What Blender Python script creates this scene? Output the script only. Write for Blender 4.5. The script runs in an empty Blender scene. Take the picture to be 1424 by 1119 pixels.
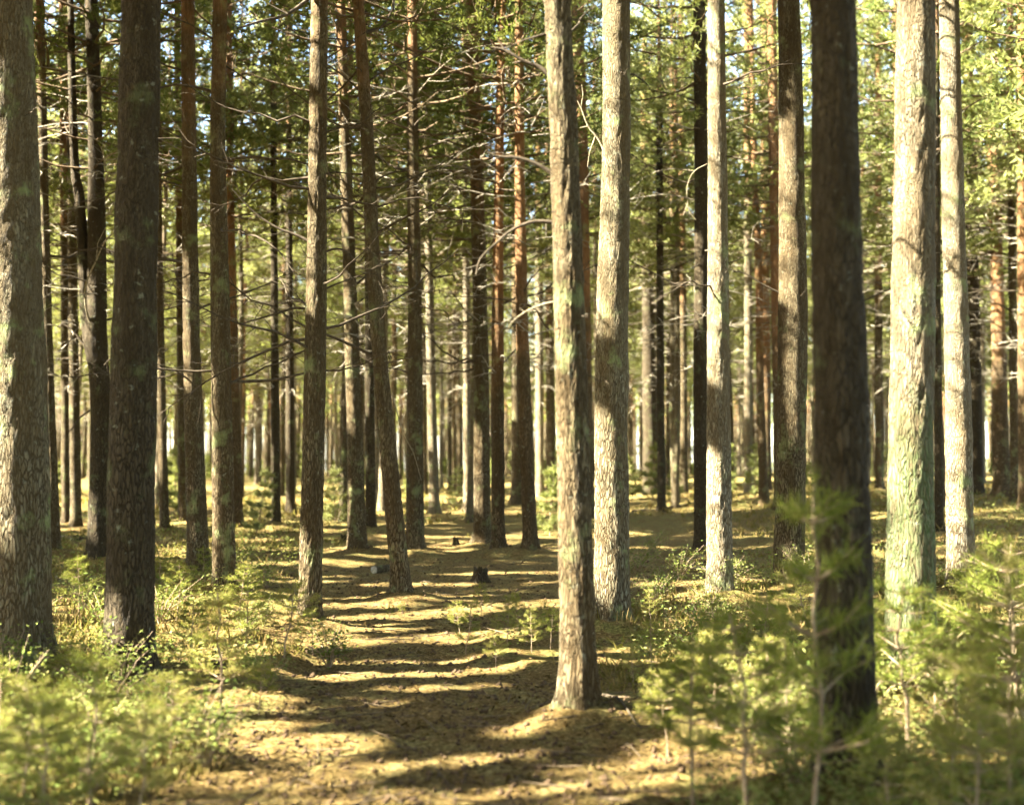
import bpy, math, random
import numpy as np

# ------------------------------------------------------------------ camera, sky, sun, exposure
SC = bpy.context.scene
COL = SC.collection
CAM_H = 1.6
FPX = 1719.0                      # focal length in pixels of a 1424 px wide frame
PITCH = math.radians(3.18)
cd = bpy.data.cameras.new('camera')
cam = bpy.data.objects.new('camera', cd); COL.objects.link(cam)
cam.location = (0, 0, CAM_H)
cam.rotation_euler = (math.pi / 2 + PITCH, 0, 0)
cd.sensor_width = 36.0
cd.lens = FPX / 1424 * 36
cd.clip_end = 2000
cd.dof.use_dof = True
cd.dof.focus_distance = 13.0
cd.dof.aperture_fstop = 1.15
SC.camera = cam

SUN_EL = math.radians(38)
SUN_BACK = math.radians(12)
S = np.array([-math.cos(SUN_BACK) * math.cos(SUN_EL), -math.sin(SUN_BACK) * math.cos(SUN_EL), math.sin(SUN_EL)])
w = bpy.data.worlds.new('World'); SC.world = w; w.use_nodes = True
nt = w.node_tree
sky = nt.nodes.new('ShaderNodeTexSky'); sky.sky_type = 'NISHITA'; sky.sun_disc = False
sky.sun_elevation = SUN_EL
sky.sun_rotation = math.atan2(S[0], S[1])
sky.air_density = 1.0; sky.dust_density = 1.2; sky.ozone_density = 0.6
nt.links.new(sky.outputs[0], nt.nodes['Background'].inputs[0])
nt.nodes['Background'].inputs[1].default_value = 0.05
ld = bpy.data.lights.new('sun', 'SUN'); ld.energy = 5.0; ld.angle = math.radians(0.5); ld.color = (1.0, 0.97, 0.89)
sun = bpy.data.objects.new('sun', ld); COL.objects.link(sun)
from mathutils import Vector, Matrix
sun.rotation_euler = Vector(S).to_track_quat('Z', 'Y').to_euler()
sun.location = (-20, -5, 30)
SC.view_settings.view_transform = 'Standard'
SC.view_settings.look = 'None'
SC.view_settings.exposure = 4.4
SC.view_settings.gamma = 1.0
SC.cycles.use_denoising = True
SC.cycles.debug_use_spatial_splits = True
SC.cycles.use_adaptive_sampling = True
SC.cycles.adaptive_threshold = 0.03
SC.cycles.max_bounces = 3
SC.cycles.diffuse_bounces = 2
SC.cycles.transmission_bounces = 3
SC.cycles.glossy_bounces = 1
SC.cycles.light_sampling_threshold = 0.05

# ------------------------------------------------------------------ helpers
def vnoise(x, y, seed=0, perx=None):
    x = np.asarray(x, float); y = np.asarray(y, float)
    ix = np.floor(x).astype(np.int64); iy = np.floor(y).astype(np.int64)
    fx = x - ix; fy = y - iy
    fx = fx * fx * (3 - 2 * fx); fy = fy * fy * (3 - 2 * fy)
    def h(a, b):
        if perx: a = np.mod(a, perx)
        v = (a * 374761393 + b * 668265263 + seed * 9747111) & 0xffffffff
        v = v.astype(np.uint64)
        v = ((v ^ (v >> np.uint64(13))) * np.uint64(1274126177)) & np.uint64(0xffffffff)
        return (v ^ (v >> np.uint64(16))).astype(float) / 4294967296.0
    a = h(ix, iy); b = h(ix + 1, iy); c = h(ix, iy + 1); d = h(ix + 1, iy + 1)
    return (a * (1 - fx) + b * fx) * (1 - fy) + (c * (1 - fx) + d * fx) * fy

def fbm(x, y, seed=0, octv=4):
    s = 0; a = .5
    for i in range(octv):
        s = s + a * (vnoise(x * 2 ** i, y * 2 ** i, seed + i) - .5); a *= .5
    return s

def sstep(a, b, x):
    t = np.clip((np.asarray(x, float) - a) / (b - a), 0, 1)
    return t * t * (3 - 2 * t)

def mesh_np(name, V, F, mat, smooth=False):
    """mesh from arrays; F is an (m,k) array or a list of such arrays"""
    me = bpy.data.meshes.new(name)
    Fs = F if isinstance(F, list) else [F]
    Fs = [np.asarray(f, np.int32) for f in Fs if len(f)]
    V = np.asarray(V, np.float32)
    me.vertices.add(len(V)); me.vertices.foreach_set('co', V.ravel())
    idx = np.concatenate([f.ravel() for f in Fs])
    tot = np.concatenate([np.full(len(f), f.shape[1], np.int32) for f in Fs])
    me.loops.add(len(idx)); me.loops.foreach_set('vertex_index', idx)
    me.polygons.add(len(tot))
    st = np.zeros(len(tot), np.int32); st[1:] = np.cumsum(tot)[:-1]
    me.polygons.foreach_set('loop_start', st)
    if smooth: me.polygons.foreach_set('use_smooth', np.ones(len(tot), bool))
    me.update(calc_edges=True)
    for m in (mat if isinstance(mat, list) else [mat]): me.materials.append(m)
    return me

def link(name, data, parent=None, loc=(0, 0, 0)):
    o = bpy.data.objects.new(name, data); COL.objects.link(o)
    o.location = loc
    if parent is not None: o.parent = parent
    return o

def tag(o, label, cat, group=None, kind=None):
    if label: o['label'] = label
    if cat: o['category'] = cat
    if group: o['group'] = group
    if kind: o['kind'] = kind
    return o

class Acc:
    """collects shapes of one mesh"""
    def __init__(s): s.V = []; s.Q = []; s.T = []; s.n = 0
    def add(s, V, Q=None, T=None):
        s.V.append(V)
        if Q is not None and len(Q): s.Q.append(np.asarray(Q) + s.n)
        if T is not None and len(T): s.T.append(np.asarray(T) + s.n)
        s.n += len(V)
    def arrays(s):
        V = np.concatenate(s.V); F = []
        if s.Q: F.append(np.concatenate(s.Q))
        if s.T: F.append(np.concatenate(s.T))
        return V, F
    def mesh(s, name, mat, smooth=False):
        V, F = s.arrays(); return mesh_np(name, V, F, mat, smooth)

def norm(v):
    v = np.asarray(v, float); return v / (np.linalg.norm(v, axis=-1, keepdims=True) + 1e-9)

def tube(P, R, seg=5, cap=True):
    P = np.asarray(P, float); R = np.asarray(R, float); n = len(P)
    T = np.gradient(P, axis=0); T = norm(T)
    ref = np.array([0, 0, 1.0]) if abs(T[0, 2]) < .9 else np.array([1.0, 0, 0])
    U = norm(np.cross(T, ref)); W = np.cross(T, U)
    th = np.arange(seg) / seg * 2 * math.pi
    V = P[:, None, :] + R[:, None, None] * (np.cos(th)[None, :, None] * U[:, None, :] + np.sin(th)[None, :, None] * W[:, None, :])
    V = V.reshape(-1, 3)
    i = np.arange(n - 1)[:, None] * seg; j = np.arange(seg)[None, :]; j2 = (j + 1) % seg
    Q = np.stack([i + j, i + j2, i + seg + j2, i + seg + j], -1).reshape(-1, 4)
    return V, Q

def cap_fan(acc, centre, ring_idx):
    """close a ring with a fan; centre is a new vertex"""
    k = acc.n
    acc.add(np.array([centre]))
    r = np.asarray(ring_idx); r2 = np.roll(r, -1)
    acc.T.append(np.stack([r, r2, np.full(len(r), k)], -1))

# ------------------------------------------------------------------ materials
def new_mat(name):
    m = bpy.data.materials.new(name); m.use_nodes = True
    t = m.node_tree; t.nodes.clear()
    out = t.nodes.new('ShaderNodeOutputMaterial')
    return m, t, out

def N(t, kind, **kw):
    n = t.nodes.new(kind)
    for k, v in kw.items(): setattr(n, k, v)
    return n

def noise(t, vec, scale, detail=6, rough=.6, dist=0):
    n = N(t, 'ShaderNodeTexNoise'); n.inputs['Scale'].default_value = scale
    n.inputs['Detail'].default_value = detail; n.inputs['Roughness'].default_value = rough
    n.inputs['Distortion'].default_value = dist
    if vec is not None: t.links.new(vec, n.inputs['Vector'])
    return n.outputs['Fac']

def ramp(t, fac, stops):
    r = N(t, 'ShaderNodeValToRGB'); e = r.color_ramp.elements
    while len(e) < len(stops): e.new(.5)
    for k, (p, c) in enumerate(stops):
        e[k].position = p; e[k].color = (*c, 1) if len(c) == 3 else c
    t.links.new(fac, r.inputs[0]); return r.outputs[0]

def mix(t, fac, a, b):
    m = N(t, 'ShaderNodeMix', data_type='RGBA')
    for s, v in ((m.inputs[0], fac), (m.inputs[6], a), (m.inputs[7], b)):
        if isinstance(v, (int, float)): s.default_value = v
        elif isinstance(v, tuple): s.default_value = (*v, 1)
        else: t.links.new(v, s)
    return m.outputs[2]

def maprange(t, v, a, b, c=0.0, d=1.0):
    n = N(t, 'ShaderNodeMapRange'); n.interpolation_type = 'SMOOTHSTEP'
    t.links.new(v, n.inputs[0])
    for i, x in enumerate((a, b, c, d)): n.inputs[i + 1].default_value = x
    return n.outputs[0]

def math_n(t, op, a, b):
    n = N(t, 'ShaderNodeMath', operation=op)
    for i, v in enumerate((a, b)):
        if isinstance(v, (int, float)): n.inputs[i].default_value = v
        else: t.links.new(v, n.inputs[i])
    return n.outputs[0]

def bark_mat(name, orange_z, grey=(.16, .128, .068), brown=(.055, .035, .013), moss=.5, orange=(.20, .10, .038), low_moss=False):
    m, t, out = new_mat(name)
    tc = N(t, 'ShaderNodeTexCoord'); oi = N(t, 'ShaderNodeObjectInfo')
    ofs = N(t, 'ShaderNodeVectorMath', operation='SCALE'); ofs.inputs[0].default_value = (13, 7, 3)
    t.links.new(oi.outputs['Random'], ofs.inputs['Scale'])
    add = N(t, 'ShaderNodeVectorMath', operation='ADD')
    t.links.new(tc.outputs['Object'], add.inputs[0]); t.links.new(ofs.outputs[0], add.inputs[1])
    mp = N(t, 'ShaderNodeMapping'); mp.inputs['Scale'].default_value = (1, 1, .2)
    t.links.new(add.outputs[0], mp.inputs[0])
    v = mp.outputs[0]
    n1 = noise(t, v, 34, 8, .72, .3)
    n2 = noise(t, v, 7, 5, .6)
    wv = N(t, 'ShaderNodeTexNoise'); wv.inputs['Scale'].default_value = 9; wv.inputs['Detail'].default_value = 4
    t.links.new(v, wv.inputs['Vector'])
    wmix = N(t, 'ShaderNodeVectorMath', operation='MULTIPLY_ADD'); wmix.inputs[1].default_value = (.11, .11, .11)
    t.links.new(wv.outputs['Color'], wmix.inputs[0]); t.links.new(v, wmix.inputs[2])
    def cracks(scale, lo, hi):
        vo = N(t, 'ShaderNodeTexVoronoi', feature='DISTANCE_TO_EDGE'); vo.inputs['Scale'].default_value = scale
        t.links.new(wmix.outputs[0], vo.inputs['Vector'])
        return maprange(t, vo.outputs['Distance'], lo, hi)
    sx = N(t, 'ShaderNodeSeparateXYZ'); t.links.new(tc.outputs['Object'], sx.inputs[0])
    up = maprange(t, math_n(t, 'ADD', sx.outputs['Z'], math_n(t, 'MULTIPLY', n2, 2.0)), 2.0, 5.5)
    cm = N(t, 'ShaderNodeMix', data_type='FLOAT')
    t.links.new(up, cm.inputs[0]); t.links.new(cracks(44, .0, .22), cm.inputs[2]); t.links.new(cracks(70, -.08, .22), cm.inputs[3])
    crack = cm.outputs[0]
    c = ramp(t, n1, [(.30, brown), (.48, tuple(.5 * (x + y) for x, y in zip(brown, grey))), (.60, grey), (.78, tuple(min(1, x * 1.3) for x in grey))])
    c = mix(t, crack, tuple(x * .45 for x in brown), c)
    c2 = mix(t, maprange(t, n2, .38, .66), brown, c)
    c = mix(t, .7, c, c2)
    # thin flaky orange bark higher up
    big = noise(t, add.outputs[0], 1.6, 4)
    zz = math_n(t, 'ADD', sx.outputs['Z'], math_n(t, 'MULTIPLY', math_n(t, 'SUBTRACT', big, .5), 7.0))
    of = maprange(t, zz, orange_z - 1.6, orange_z + 1.6)
    flake = ramp(t, n1, [(.3, tuple(x * .5 for x in orange)), (.52, orange), (.7, (orange[0] * 1.2, orange[1] * 1.5, orange[2] * 2.0))])
    c = mix(t, of, c, flake)
    # lichen and moss
    l1 = noise(t, add.outputs[0], 3.2, 6, .65)
    c = mix(t, math_n(t, 'MULTIPLY', maprange(t, l1, .54, .7), moss), c, (.20, .235, .085))
    if low_moss:      # a cushion of moss round the lower trunk
        lm = maprange(t, math_n(t, 'ADD', sx.outputs['Z'], math_n(t, 'MULTIPLY', math_n(t, 'SUBTRACT', l1, .5), 2.2)), 2.3, 1.5)
        c = mix(t, math_n(t, 'MULTIPLY', lm, math_n(t, 'MULTIPLY', maprange(t, n1, .35, .6), .6)), c, (.06, .10, .028))
    l2 = noise(t, add.outputs[0], 14, 4, .6)
    c = mix(t, math_n(t, 'MULTIPLY', maprange(t, l2, .62, .72), .45), c, (.26, .26, .17))
    p = N(t, 'ShaderNodeBsdfPrincipled'); p.inputs['Roughness'].default_value = .95
    p.inputs['Specular IOR Level'].default_value = .12
    t.links.new(c, p.inputs['Base Color'])
    b = N(t, 'ShaderNodeBump'); b.inputs['Strength'].default_value = .85; b.inputs['Distance'].default_value = .018
    t.links.new(math_n(t, 'ADD', math_n(t, 'MULTIPLY', n1, .6), crack), b.inputs['Height']); t.links.new(b.outputs[0], p.inputs['Normal'])
    t.links.new(p.outputs[0], out.inputs[0])
    return m

def leaf_mat(name, stops, trans=.35, warm=1.15):
    """needles or leaves: colour varies from shoot to shoot, light passes through"""
    m, t, out = new_mat(name)
    g = N(t, 'ShaderNodeNewGeometry'); tc = N(t, 'ShaderNodeTexCoord'); oi = N(t, 'ShaderNodeObjectInfo')
    n = noise(t, tc.outputs['Object'], 2.2, 3)
    f = math_n(t, 'ADD', math_n(t, 'MULTIPLY', g.outputs['Random Per Island'], .45), math_n(t, 'MULTIPLY', n, .55))
    f = math_n(t, 'ADD', f, math_n(t, 'MULTIPLY', math_n(t, 'SUBTRACT', oi.outputs['Random'], .5), .3))
    c = ramp(t, f, stops)
    d = N(t, 'ShaderNodeBsdfDiffuse'); t.links.new(c, d.inputs[0])
    tr = N(t, 'ShaderNodeBsdfTranslucent')
    t.links.new(mix(t, .5, c, (.17 * warm, .20, .024)), tr.inputs[0])
    mx = N(t, 'ShaderNodeMixShader'); mx.inputs[0].default_value = trans
    t.links.new(d.outputs[0], mx.inputs[1]); t.links.new(tr.outputs[0], mx.inputs[2])
    t.links.new(mx.outputs[0], out.inputs[0])
    return m

def plain_mat(name, a, b, scale=20, rough=.95, c=None):
    m, t, out = new_mat(name)
    tc = N(t, 'ShaderNodeTexCoord')
    n = noise(t, tc.outputs['Object'], scale, 6)
    st = [(.35, a), (.65, b)] + ([(.8, c)] if c else [])
    p = N(t, 'ShaderNodeBsdfPrincipled'); p.inputs['Roughness'].default_value = rough
    p.inputs['Specular IOR Level'].default_value = .1
    t.links.new(ramp(t, n, st), p.inputs['Base Color'])
    bm = N(t, 'ShaderNodeBump'); bm.inputs['Strength'].default_value = .4; bm.inputs['Distance'].default_value = .01
    t.links.new(n, bm.inputs['Height']); t.links.new(bm.outputs[0], p.inputs['Normal'])
    t.links.new(p.outputs[0], out.inputs[0])
    return m

M_BARK = bark_mat('pine_bark', 9.0)
M_BARK_MID = bark_mat('pine_bark_mid', 7.5)
M_BARK_OR = bark_mat('pine_bark_orange', 4.2, grey=(.16, .11, .055))
M_BARK_MOSS_LIT = bark_mat('pine_bark_mossy_lit', 10.0, grey=(.215, .185, .11), brown=(.085, .058, .024), moss=.8)  # real moss over a base paled to make trunks look sunlit
M_BARK_DK_SHADE = bark_mat('pine_bark_dark_shade', 11.0, grey=(.085, .064, .034), brown=(.034, .0235, .010), moss=.25)  # shade painted into the bark of shaded trunks; also on dark stumps
M_BARK_PALE_LIT = bark_mat('pine_bark_pale_lit', 10.0, grey=(.25, .22, .145), brown=(.12, .085, .04), moss=.6)  # sunlight painted in as paler bark for the sunlit trunks
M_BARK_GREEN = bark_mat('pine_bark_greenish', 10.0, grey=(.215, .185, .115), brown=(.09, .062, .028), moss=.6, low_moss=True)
M_DEAD = plain_mat('dead_branch_bark', (.035, .025, .014), (.085, .065, .04), 30)
M_DEADPALE = plain_mat('bare_bleached_wood', (.13, .10, .055), (.24, .20, .12), 30)
M_LIMB = plain_mat('limb_bark', (.06, .04, .02), (.14, .095, .05), 18)
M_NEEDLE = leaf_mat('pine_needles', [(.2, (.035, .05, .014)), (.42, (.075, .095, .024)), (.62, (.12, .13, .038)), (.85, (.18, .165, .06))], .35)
M_NEEDLE_FAR = leaf_mat('pine_needles_far_lit', [(.2, (.085, .10, .028)), (.42, (.16, .172, .052)), (.62, (.24, .24, .085)), (.85, (.32, .30, .14))], .45)  # needles of the depth coloured paler to stand for sunlit foliage
M_YOUNG = leaf_mat('young_pine_needles', [(.2, (.07, .09, .016)), (.42, (.155, .175, .03)), (.58, (.25, .235, .05)), (.8, (.35, .26, .09))], .45)
M_SHRUB = leaf_mat('shrub_leaves', [(.2, (.06, .09, .02)), (.45, (.12, .15, .035)), (.65, (.19, .19, .055)), (.85, (.24, .19, .075))], .4)
M_GRASS = leaf_mat('undergrowth_leaves', [(.2, (.06, .06, .014)), (.42, (.11, .088, .022)), (.55, (.15, .10, .034)), (.85, (.22, .15, .06))], .3)
M_STEM = plain_mat('sapling_stem', (.14, .09, .05), (.30, .22, .13), 25)
M_LITTER = plain_mat('litter', (.045, .028, .014), (.10, .062, .03), 40)
M_TWIGS = plain_mat('fallen_twigs', (.05, .034, .016), (.14, .10, .055), 30)
M_FLAKE = leaf_mat('fallen_needles', [(.2, (.03, .018, .006)), (.42, (.09, .058, .019)), (.65, (.20, .135, .046)), (.85, (.34, .25, .11))], .1)
M_CUT = plain_mat('sawn_wood', (.20, .17, .12), (.38, .34, .26), 25)

# ------------------------------------------------------------------ ground
def pix_dir(u, v):
    x = (u - 712.0) / FPX; yv = (559.5 - v) / FPX
    c, s = math.cos(PITCH), math.sin(PITCH)
    return np.array([x, c - s * yv, s + c * yv])

TREE_SPOTS = []
def ground_base(x, y):
    x = np.asarray(x, float); y = np.asarray(y, float)
    d = np.maximum(y, 0)
    z = .65 * sstep(10, 42, d) + .5 * sstep(35, 110, d)
    z = z + .25 * sstep(2, 14, x) * sstep(14, 34, d) - .12 * sstep(2, 9, -x) * sstep(14, 30, d)
    return z

def path_x(y):
    return np.interp(y, [-10, 4, 6, 8.2, 11, 13, 16, 20, 26], [-.3, -.35, -.4, -.42, -.95, -1.2, -.6, .3, 1.2])

def path_mask(x, y):
    wd = np.interp(y, [0, 6, 8.5, 10.8, 12.5, 15, 20, 27], [1.5, 1.45, 1.3, .85, 1.2, 2.4, 3.6, 4.5])
    wob = (vnoise(np.asarray(x) * 1.3, np.asarray(y) * 1.3, 61) - .5) * .9
    return (1 - sstep(.65, 1.25, (np.abs(x - path_x(y)) + wob) / wd)) * (1 - .75 * sstep(18, 34, y))

def ground(x, y, fine=True):
    x = np.asarray(x, float); y = np.asarray(y, float)
    z = ground_base(x, y)
    pm = path_mask(x, y)
    bump = .20 * fbm(x * .55, y * .55, 11, 3) + .11 * fbm(x * 1.9, y * 1.9, 21, 3)
    z = z + bump * (1 - .5 * pm) - .05 * pm
    if fine: z = z + .075 * fbm(x * 6, y * 6, 31, 3)
    for tx, ty, tr in TREE_SPOTS:
        r2 = (x - tx) ** 2 + (y - ty) ** 2
        z = z + np.where(r2 < 4, .15 * np.exp(-r2 / (.08 + 5 * tr * tr)), 0)
    return z

def pix_ground(u, v):
    d = pix_dir(u, v)
    ts = np.concatenate([np.arange(2, 40, .02), np.arange(40, 200, .1)])
    P = np.array([0, 0, CAM_H])[None] + ts[:, None] * d[None]
    g = ground_base(P[:, 0], P[:, 1])
    k = np.nonzero(P[:, 2] <= g)[0]
    i = k[0] if len(k) else len(ts) - 1
    return P[i, 0], P[i, 1]

def at_depth(u, v, Y):
    d = pix_dir(u, v); t = Y / d[1]
    return np.array([d[0] * t, Y, CAM_H + d[2] * t])

# ------------------------------------------------------------------ pine crowns
rng = np.random.default_rng(7)

def spray_templates(n, shoots, per, length, nl, nw, seed):
    r = np.random.default_rng(seed); out = []
    for k in range(n):
        tris = []
        for s in range(shoots):
            d = norm(np.array([1.0, r.normal(0, .55), r.normal(.12, .4)]))
            L = length * r.uniform(.6, 1.1)
            for i in range(per):
                tpos = (.15 + .85 * (i + r.random()) / per) * L
                p = d * tpos
                dirn = norm(d * r.uniform(.2, .9) + r.normal(0, .62, 3))
                l = nl * r.uniform(.75, 1.2)
                side = norm(np.cross(dirn, r.normal(0, 1, 3))) * nw * .5
                tris.append([p - side, p + side, p + dirn * l])
        out.append(np.array(tris))
    return np.array(out)            # (n, needles, 3, 3)

TPL = spray_templates(8, 5, 7, .30, .11, .022, 3)
TPL_SHADE_BOUGH = spray_templates(8, 5, 3, .34, .16, .10, 6)
TPL_SIDE = spray_templates(8, 3, 2, .34, .17, .14, 9)

def rot_to(X, roll):
    """matrices whose first axis is X, arrays"""
    X = norm(X); ref = np.tile([0, 0, 1.0], (len(X), 1))
    Y = norm(np.cross(ref, X)); Z = np.cross(X, Y)
    c, s = np.cos(roll)[:, None], np.sin(roll)[:, None]
    Y2 = Y * c + Z * s; Z2 = -Y * s + Z * c
    return np.stack([X, Y2, Z2], 2)

def make_crown(seed, H=15.0, hc=7.5, spread=2.1, dens=1.0, TPL=TPL):
    r = np.random.default_rng(seed)
    C, X, SCL = [], [], []; wood = Acc(); woods = Acc()
    z = hc
    while z < H - .15:
        f = (z - hc) / (H - hc)
        L0 = spread * (np.interp(f, [0, .12, .35, .7, 1], [.62, .95, 1.0, .68, .12]))
        nb = r.integers(3, 6) if f < .85 else 4
        a0 = r.uniform(0, 6.28)
        for k in range(nb):
            if r.random() < .14: continue
            a = a0 + k * 6.283 / nb + r.normal(0, .25)
            L = L0 * r.uniform(.6, 1.2)
            rise = np.interp(f, [0, .3, .7, 1], [-.12, .12, .45, 1.3]) + r.normal(0, .12)
            h = np.array([math.cos(a), math.sin(a), 0])
            tt = np.linspace(0, 1, 6)
            P = h[None] * (L * tt)[:, None]; P[:, 2] = z + L * (rise * tt + .22 * tt ** 2.2) + r.normal(0, .02, 6) * tt
            P[:, :2] += np.cumsum(r.normal(0, .035, (6, 2)), 0) * L
            V, Q = tube(P, np.linspace(.028, .007, 6) * (.5 + .5 * L / spread), 4)
            wood.add(V, Q)
            V, Q = tube(P[[0, 2, 5]], np.array([.028, .018, .007]) * (.5 + .5 * L / spread), 3); woods.add(V, Q)
            ns = max(2, int(round(5.4 * L / spread * dens + 1)))
            for i in range(ns):
                t = 1 - (i / ns) * .68
                base = np.array([np.interp(t, tt, P[:, q]) for q in range(3)])
                side = np.cross(h, [0, 0, 1]) * (r.normal(0, 1))
                off = side * L * .22 * (1.2 - t) + np.array([0, 0, r.normal(.02, .08)])
                dirn = norm(h * 1.0 + side * .55 + np.array([0, 0, r.uniform(.05, .75)]))
                if i > 0 and r.random() < .8:
                    V, Q = tube(np.array([base, base + off]), [.008, .004], 3); wood.add(V, Q)
                C.append(base + off); X.append(dirn); SCL.append(r.uniform(.85, 1.5))
        z += r.uniform(.32, .55)
    C = np.array(C); X = np.array(X); SCL = np.array(SCL); n = len(C)
    R = rot_to(X, r.uniform(0, 6.28, n))
    tp = TPL[r.integers(0, len(TPL), n)]                          # n, needles,3,3
    V = np.einsum('nij,nkvj->nkvi', R, tp) * SCL[:, None, None, None] + C[:, None, None, :]
    tp = (TPL_SIDE)[r.integers(0, 8, n)]
    Vs = np.einsum('nij,nkvj->nkvi', R, tp) * SCL[:, None, None, None] + C[:, None, None, :]
    return dict(V=V, Vs=Vs, C=C + X * .18, wood=wood.arrays(), woods=woods.arrays(), H=H, hc=hc)

def crown_mesh(cr, name, keep=None, zmap=None, axis=None, mat=None, extra=None, tw=None, side=False):
    """needles, the limbs that carry them and, in the depth, dead lower twigs"""
    V = cr['Vs' if side else 'V'] if keep is None else cr['Vs' if side else 'V'][keep]
    V = V.reshape(-1, 3).copy()
    W, F = cr['woods' if side else 'wood']; W = W.copy()
    if zmap: V[:, 2] = zmap(V[:, 2]); W[:, 2] = zmap(W[:, 2])
    if axis: V[:, :2] += axis(V[:, 2]); W[:, :2] += axis(W[:, 2])
    if extra is not None: V = np.concatenate([V, extra.reshape(-1, 3)])
    T = np.arange(len(V)).reshape(-1, 3); F = [f + len(V) for f in F]
    Vs = [V, W]; nF = sum(len(f) for f in F); mats = [mat or M_NEEDLE, M_LIMB]; n0 = len(V) + len(W)
    mi = [np.zeros(len(T), np.int32), np.ones(nF, np.int32)]; Fs = [T] + F
    if tw is not None:
        Vs.append(tw[0]); f2 = [f + n0 for f in tw[1]]; Fs += f2; mats.append(M_TWIG_FAR)
        mi.append(np.full(sum(len(f) for f in f2), 2, np.int32))
    me = mesh_np(name, np.concatenate(Vs), Fs, mats)
    me.polygons.foreach_set('material_index', np.concatenate(mi))
    return me

CROWNS = [make_crown(100 + k, 15.0 + .5 * (k % 3), 7.2 + .5 * (k % 2), 1.9 + .15 * (k % 4)) for k in range(7)]
CROWN_ME = [crown_mesh(c, 'crown') for c in CROWNS]
TPL_FAR = spray_templates(8, 5, 5, .34, .135, .043, 4)
FARC = [make_crown(200 + k, 18.5, 6.0 + .7 * (k % 3), 2.2, 1.15, TPL_FAR) for k in range(6)]
# dead lower branches -------------------------------------------------
def dead_branch(seed, L=1.3, twigs=8, mat=None, droop=None):
    r = np.random.default_rng(seed); a = Acc()
    n = 9; t = np.linspace(0, 1, n)
    dr = r.uniform(-.45, .35) if droop is None else droop
    P = np.zeros((n, 3)); P[:, 0] = L * t
    P[:, 2] = L * (r.uniform(.0, .45) * t + dr * t ** 2) + np.cumsum(r.normal(0, .018, n)) * L
    P[:, 1] = np.cumsum(r.normal(0, .03, n)) * L
    P[0] = 0
    a.add(*tube(P, np.linspace(.0135, .003, n) * (.6 + .4 * L), 5))
    for k in range(twigs):
        q = r.uniform(.25, .97); b = np.array([np.interp(q, t, P[:, i]) for i in range(3)])
        d = norm(np.array([r.uniform(.3, 1), r.choice([-1, 1]) * r.uniform(.2, .9), r.normal(0, .45)]))
        l = L * r.uniform(.16, .42) * (1.15 - q * .5)
        m = 5; tt = np.linspace(0, 1, m)
        T = b[None] + d[None] * (l * tt)[:, None]
        T[:, 2] += r.normal(0, .25) * l * tt ** 2
        T[1:] += r.normal(0, .03 * l, (m - 1, 3)).cumsum(0)
        a.add(*tube(T, np.linspace(.005, .0018, m), 3))
        if r.random() < .7:
            b2 = T[2]; d2 = norm(d + r.normal(0, .7, 3))
            a.add(*tube(np.array([b2, b2 + d2 * l * .25, b2 + d2 * l * .45 + [0, 0, .02]]), [.003, .0025, .0015], 3))
    return a.mesh('branch', mat or M_DEAD, True)

DEADS = [dead_branch(300 + k, 1.0 + .12 * k, 6 + k) for k in range(9)]
STUBS = [dead_branch(330 + k, .30 + .1 * k, 1 + k % 3) for k in range(5)]

def tangle(seed, z0=3.0, z1=8.5, n=34):
    r = np.random.default_rng(seed); a = Acc()
    for k in range(n):
        z = r.uniform(z0, z1); an = r.uniform(0, 6.28); L = r.uniform(.5, 1.9) * np.interp(z, [z0, z1], [.6, 1.1])
        h = np.array([math.cos(an), math.sin(an), 0]); sd = np.array([-h[1], h[0], 0])
        m = 6; t = np.linspace(0, 1, m)
        P = h[None] * (L * t)[:, None]; P[:, 2] = z + L * (r.uniform(-.1, .4) * t + r.uniform(-.6, .2) * t ** 2)
        P += r.normal(0, .03, (m, 3)).cumsum(0) * t[:, None]
        a.add(*tube(P, np.linspace(.014, .004, m), 3))
        for j in range(5):
            q = r.integers(1, m); d = norm(h * r.uniform(.2, .9) + sd * r.normal(0, .8) + np.array([0, 0, r.normal(-.05, .45)]))
            l = r.uniform(.2, .6) * L * .6
            a.add(*tube(np.array([P[q], P[q] + d * l * .5 + r.normal(0, .02, 3), P[q] + d * l]), [.006, .005, .003], 3))
    return a.arrays()
M_TWIG_FAR = plain_mat('grey_dead_twigs', (.16, .125, .08), (.30, .26, .18), 6)
TANGLES = [tangle(400 + k) for k in range(6)]
FAR_ME = [crown_mesh(c, 'far_crown', mat=M_NEEDLE_FAR, tw=TANGLES[k]) for k, c in enumerate(FARC)]
SIDE_ME = [crown_mesh(c, 'side_crown', mat=M_NEEDLE_FAR, side=True) for k, c in enumerate(FARC)]

# ------------------------------------------------------------------ trunks
def catmull(zs, pts):
    """smooth interpolation of columns of pts (first column z ascending)"""
    z = pts[:, 0]; out = []
    for c in range(1, pts.shape[1]):
        y = pts[:, c]; m = np.gradient(y, z) if len(z) > 2 else np.full(len(z), (y[-1] - y[0]) / (z[-1] - z[0]))
        k = np.clip(np.searchsorted(z, zs) - 1, 0, len(z) - 2)
        h = z[k + 1] - z[k]; t = (zs - z[k]) / h
        tc = np.clip(t, 0, 1)
        v = (2 * tc ** 3 - 3 * tc ** 2 + 1) * y[k] + (tc ** 3 - 2 * tc ** 2 + tc) * h * m[k] + (-2 * tc ** 3 + 3 * tc ** 2) * y[k + 1] + (tc ** 3 - tc ** 2) * h * m[k + 1]
        v = v + np.where(t > 1, (t - 1) * h * m[-1], 0) + np.where(t < 0, t * h * m[0], 0)
        out.append(v)
    return np.stack(out, 1)

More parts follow.
